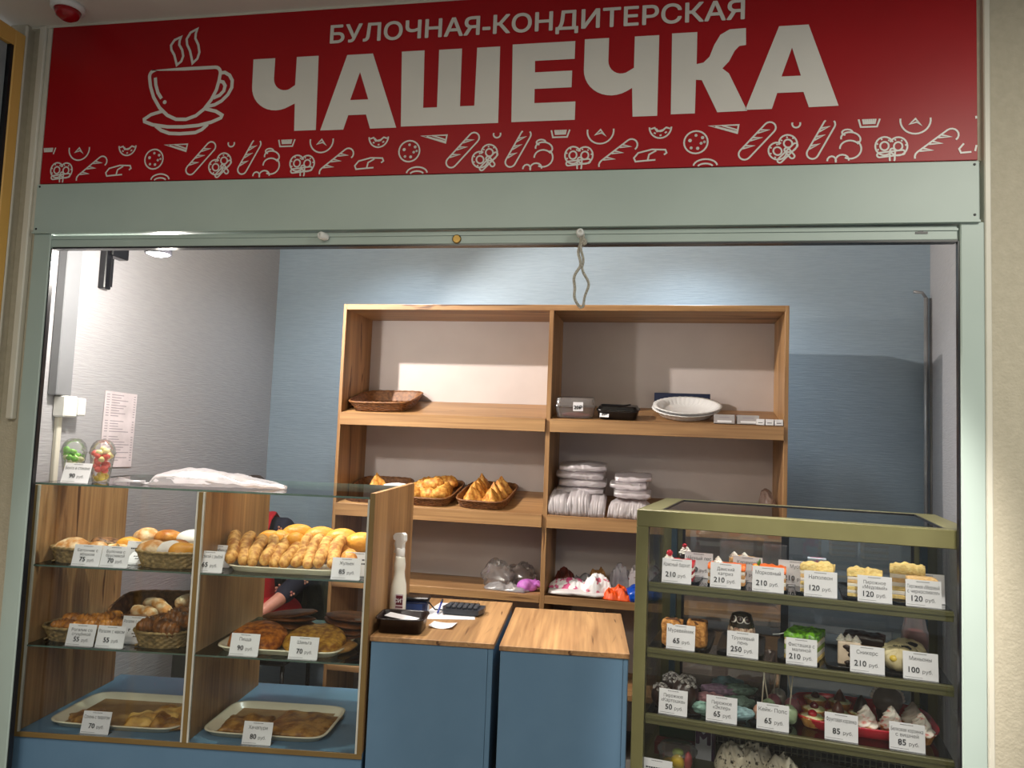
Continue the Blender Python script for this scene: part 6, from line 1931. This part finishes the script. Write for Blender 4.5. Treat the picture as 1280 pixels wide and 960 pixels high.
# deck of the cooler
ZD = 0.4995
t = thing('fruit_tub', 'round clear lidded tub of cut fruit on the cooler deck', 'container', FG @ T(0.135, 0.135, ZD))
obj('tub', MB().lathe([(0.052, 0.001), (0.062, 0.075), (0.066, 0.078)], 40, cap=False), CLEARP, t)
obj('lid', MB().lathe([(0.066, 0.078), (0.067, 0.085), (0.060, 0.087), (0.056, 0.099), (0.001, 0.101)], 40, cap=False), CLEARP, t)
obj('lemon_piece', MB().blob((0.004, -0.026, 0.052), (0.024, 0.018, 0.024), 0.1, 40, 1, 18, 12), mat('lemon_yellow', (246, 206, 30), 0.35), t)
obj('watermelon_piece', MB().blob((0.038, -0.015, 0.055), (0.013, 0.016, 0.032), 0.15, 40, 2, 16, 12), mat('watermelon_pink', (236, 90, 100), 0.35), t)
obj('kiwi_piece', MB().blob((0.0, 0.02, 0.066), (0.02, 0.02, 0.014), 0.15, 40, 3, 16, 10), mat('kiwi_green', (150, 170, 70), 0.35), t)
obj('fruit_mix', MB().blob((-0.01, 0.0, 0.026), (0.046, 0.046, 0.026), 0.2, 40, 4, 22, 12), mat('mixed_fruit', (206, 150, 80), 0.4, (150, 170, 80), 30), t)
t = thing('milk_carton', 'white carton with a purple letter M on the cooler deck', 'carton', FG @ T(0.208, 0.30, ZD, R(-2)))
obj('carton', MB().box(-0.031, 0.026, 0, 0.05, 0, 0.155, b=0.001), PAPER, t)
PURP = mat('purple_print', (76, 34, 84), 0.45)
obj('side_print', MB().box(0.026, 0.036, 0, 0.05, 0, 0.155), PURP, t)
obj('lettering', MB().text('M', 0.066, -0.003, 0.056, bold=0.05, y=-0.0006, width=0.046).add([(-0.018, -0.0006, 0.140), (0.0, -0.0006, 0.115), (0.018, -0.0006, 0.140)], [(0, 1, 2)]), PURP, t)
t = thing('green_carton', 'dark green carton with a white oval label on the cooler deck', 'carton', FG @ T(0.115, 0.36, ZD))
obj('carton', MB().box(-0.075, 0.055, 0, 0.06, 0, 0.15, b=0.002), mat('dark_green_card', (30, 84, 50), 0.45), t)
obj('oval_label', MB().lathe([(0.03, 0), (0.03, 0.001)], 28, sx=1.2, sy=0.6), PAPER, t, T(-0.01, -0.0005, 0.132, 0, R(90)))
one('red_carton', 'flat dark red box under the dark green carton on the deck', 'carton', MB().box(-0.08, 0.06, -0.01, 0.05, 0, 0.045, b=0.002), mat('dark_red_card', (110, 34, 30), 0.5), FG @ T(0.115, 0.29, ZD))
LACE = mat('poppy_lace_paper', (226, 214, 192), 0.6, (70, 60, 48), 60, lo=0.34, hi=0.40, detail=2)
for k, (u, v, z, lb) in enumerate(((0.335, 0.12, 0.0, 'speckled lacy wrapped pastry lowest at the front of the deck'), (0.42, 0.13, 0.0, 'speckled lacy wrapped pastry lowest beside the berry tray'), (0.315, 0.22, 0.03, 'upright speckled wrapped pastry by the milk carton'), (0.385, 0.23, 0.035, 'speckled wrapped pastry on top at the middle'), (0.465, 0.22, 0.02, 'speckled wrapped pastry sloping toward the berry tray'))):
    t = thing('wrapped_pastry', lb, 'pastry', FG @ T(u, v, ZD + z, R(10 * k - 15), R(12)))
    obj('wrapper', sheet(0.062, 0.05, 0.062, 40 + k), LACE, t)
t = thing('berry_tray', 'white tray of dark red berries on the cooler deck', 'tray', FG @ T(0.68, 0.20, ZD, R(-3)))
obj('dish', MB().lathe([(0.001, 0.004), (0.88, 0.004), (0.96, 0.05), (1.0, 0.052), (1.0, 0.048), (0.9, 0.0), (0.001, 0.0)], 56, sx=0.15, sy=0.12, ex=6), CLEARP, t)
mb = MB()
r2 = random.Random(3)
for q in range(40):
    mb.blob((r2.uniform(-0.1, 0.1), r2.uniform(-0.08, 0.08), 0.024 + 0.02 * r2.random()), (0.013, 0.013, 0.012), 0.15, 80, q, 10, 8)
o = obj('berries', mb, mat('dark_red_berry', (130, 26, 40), 0.3, (96, 14, 28), 50), t)
o['kind'] = 'stuff'
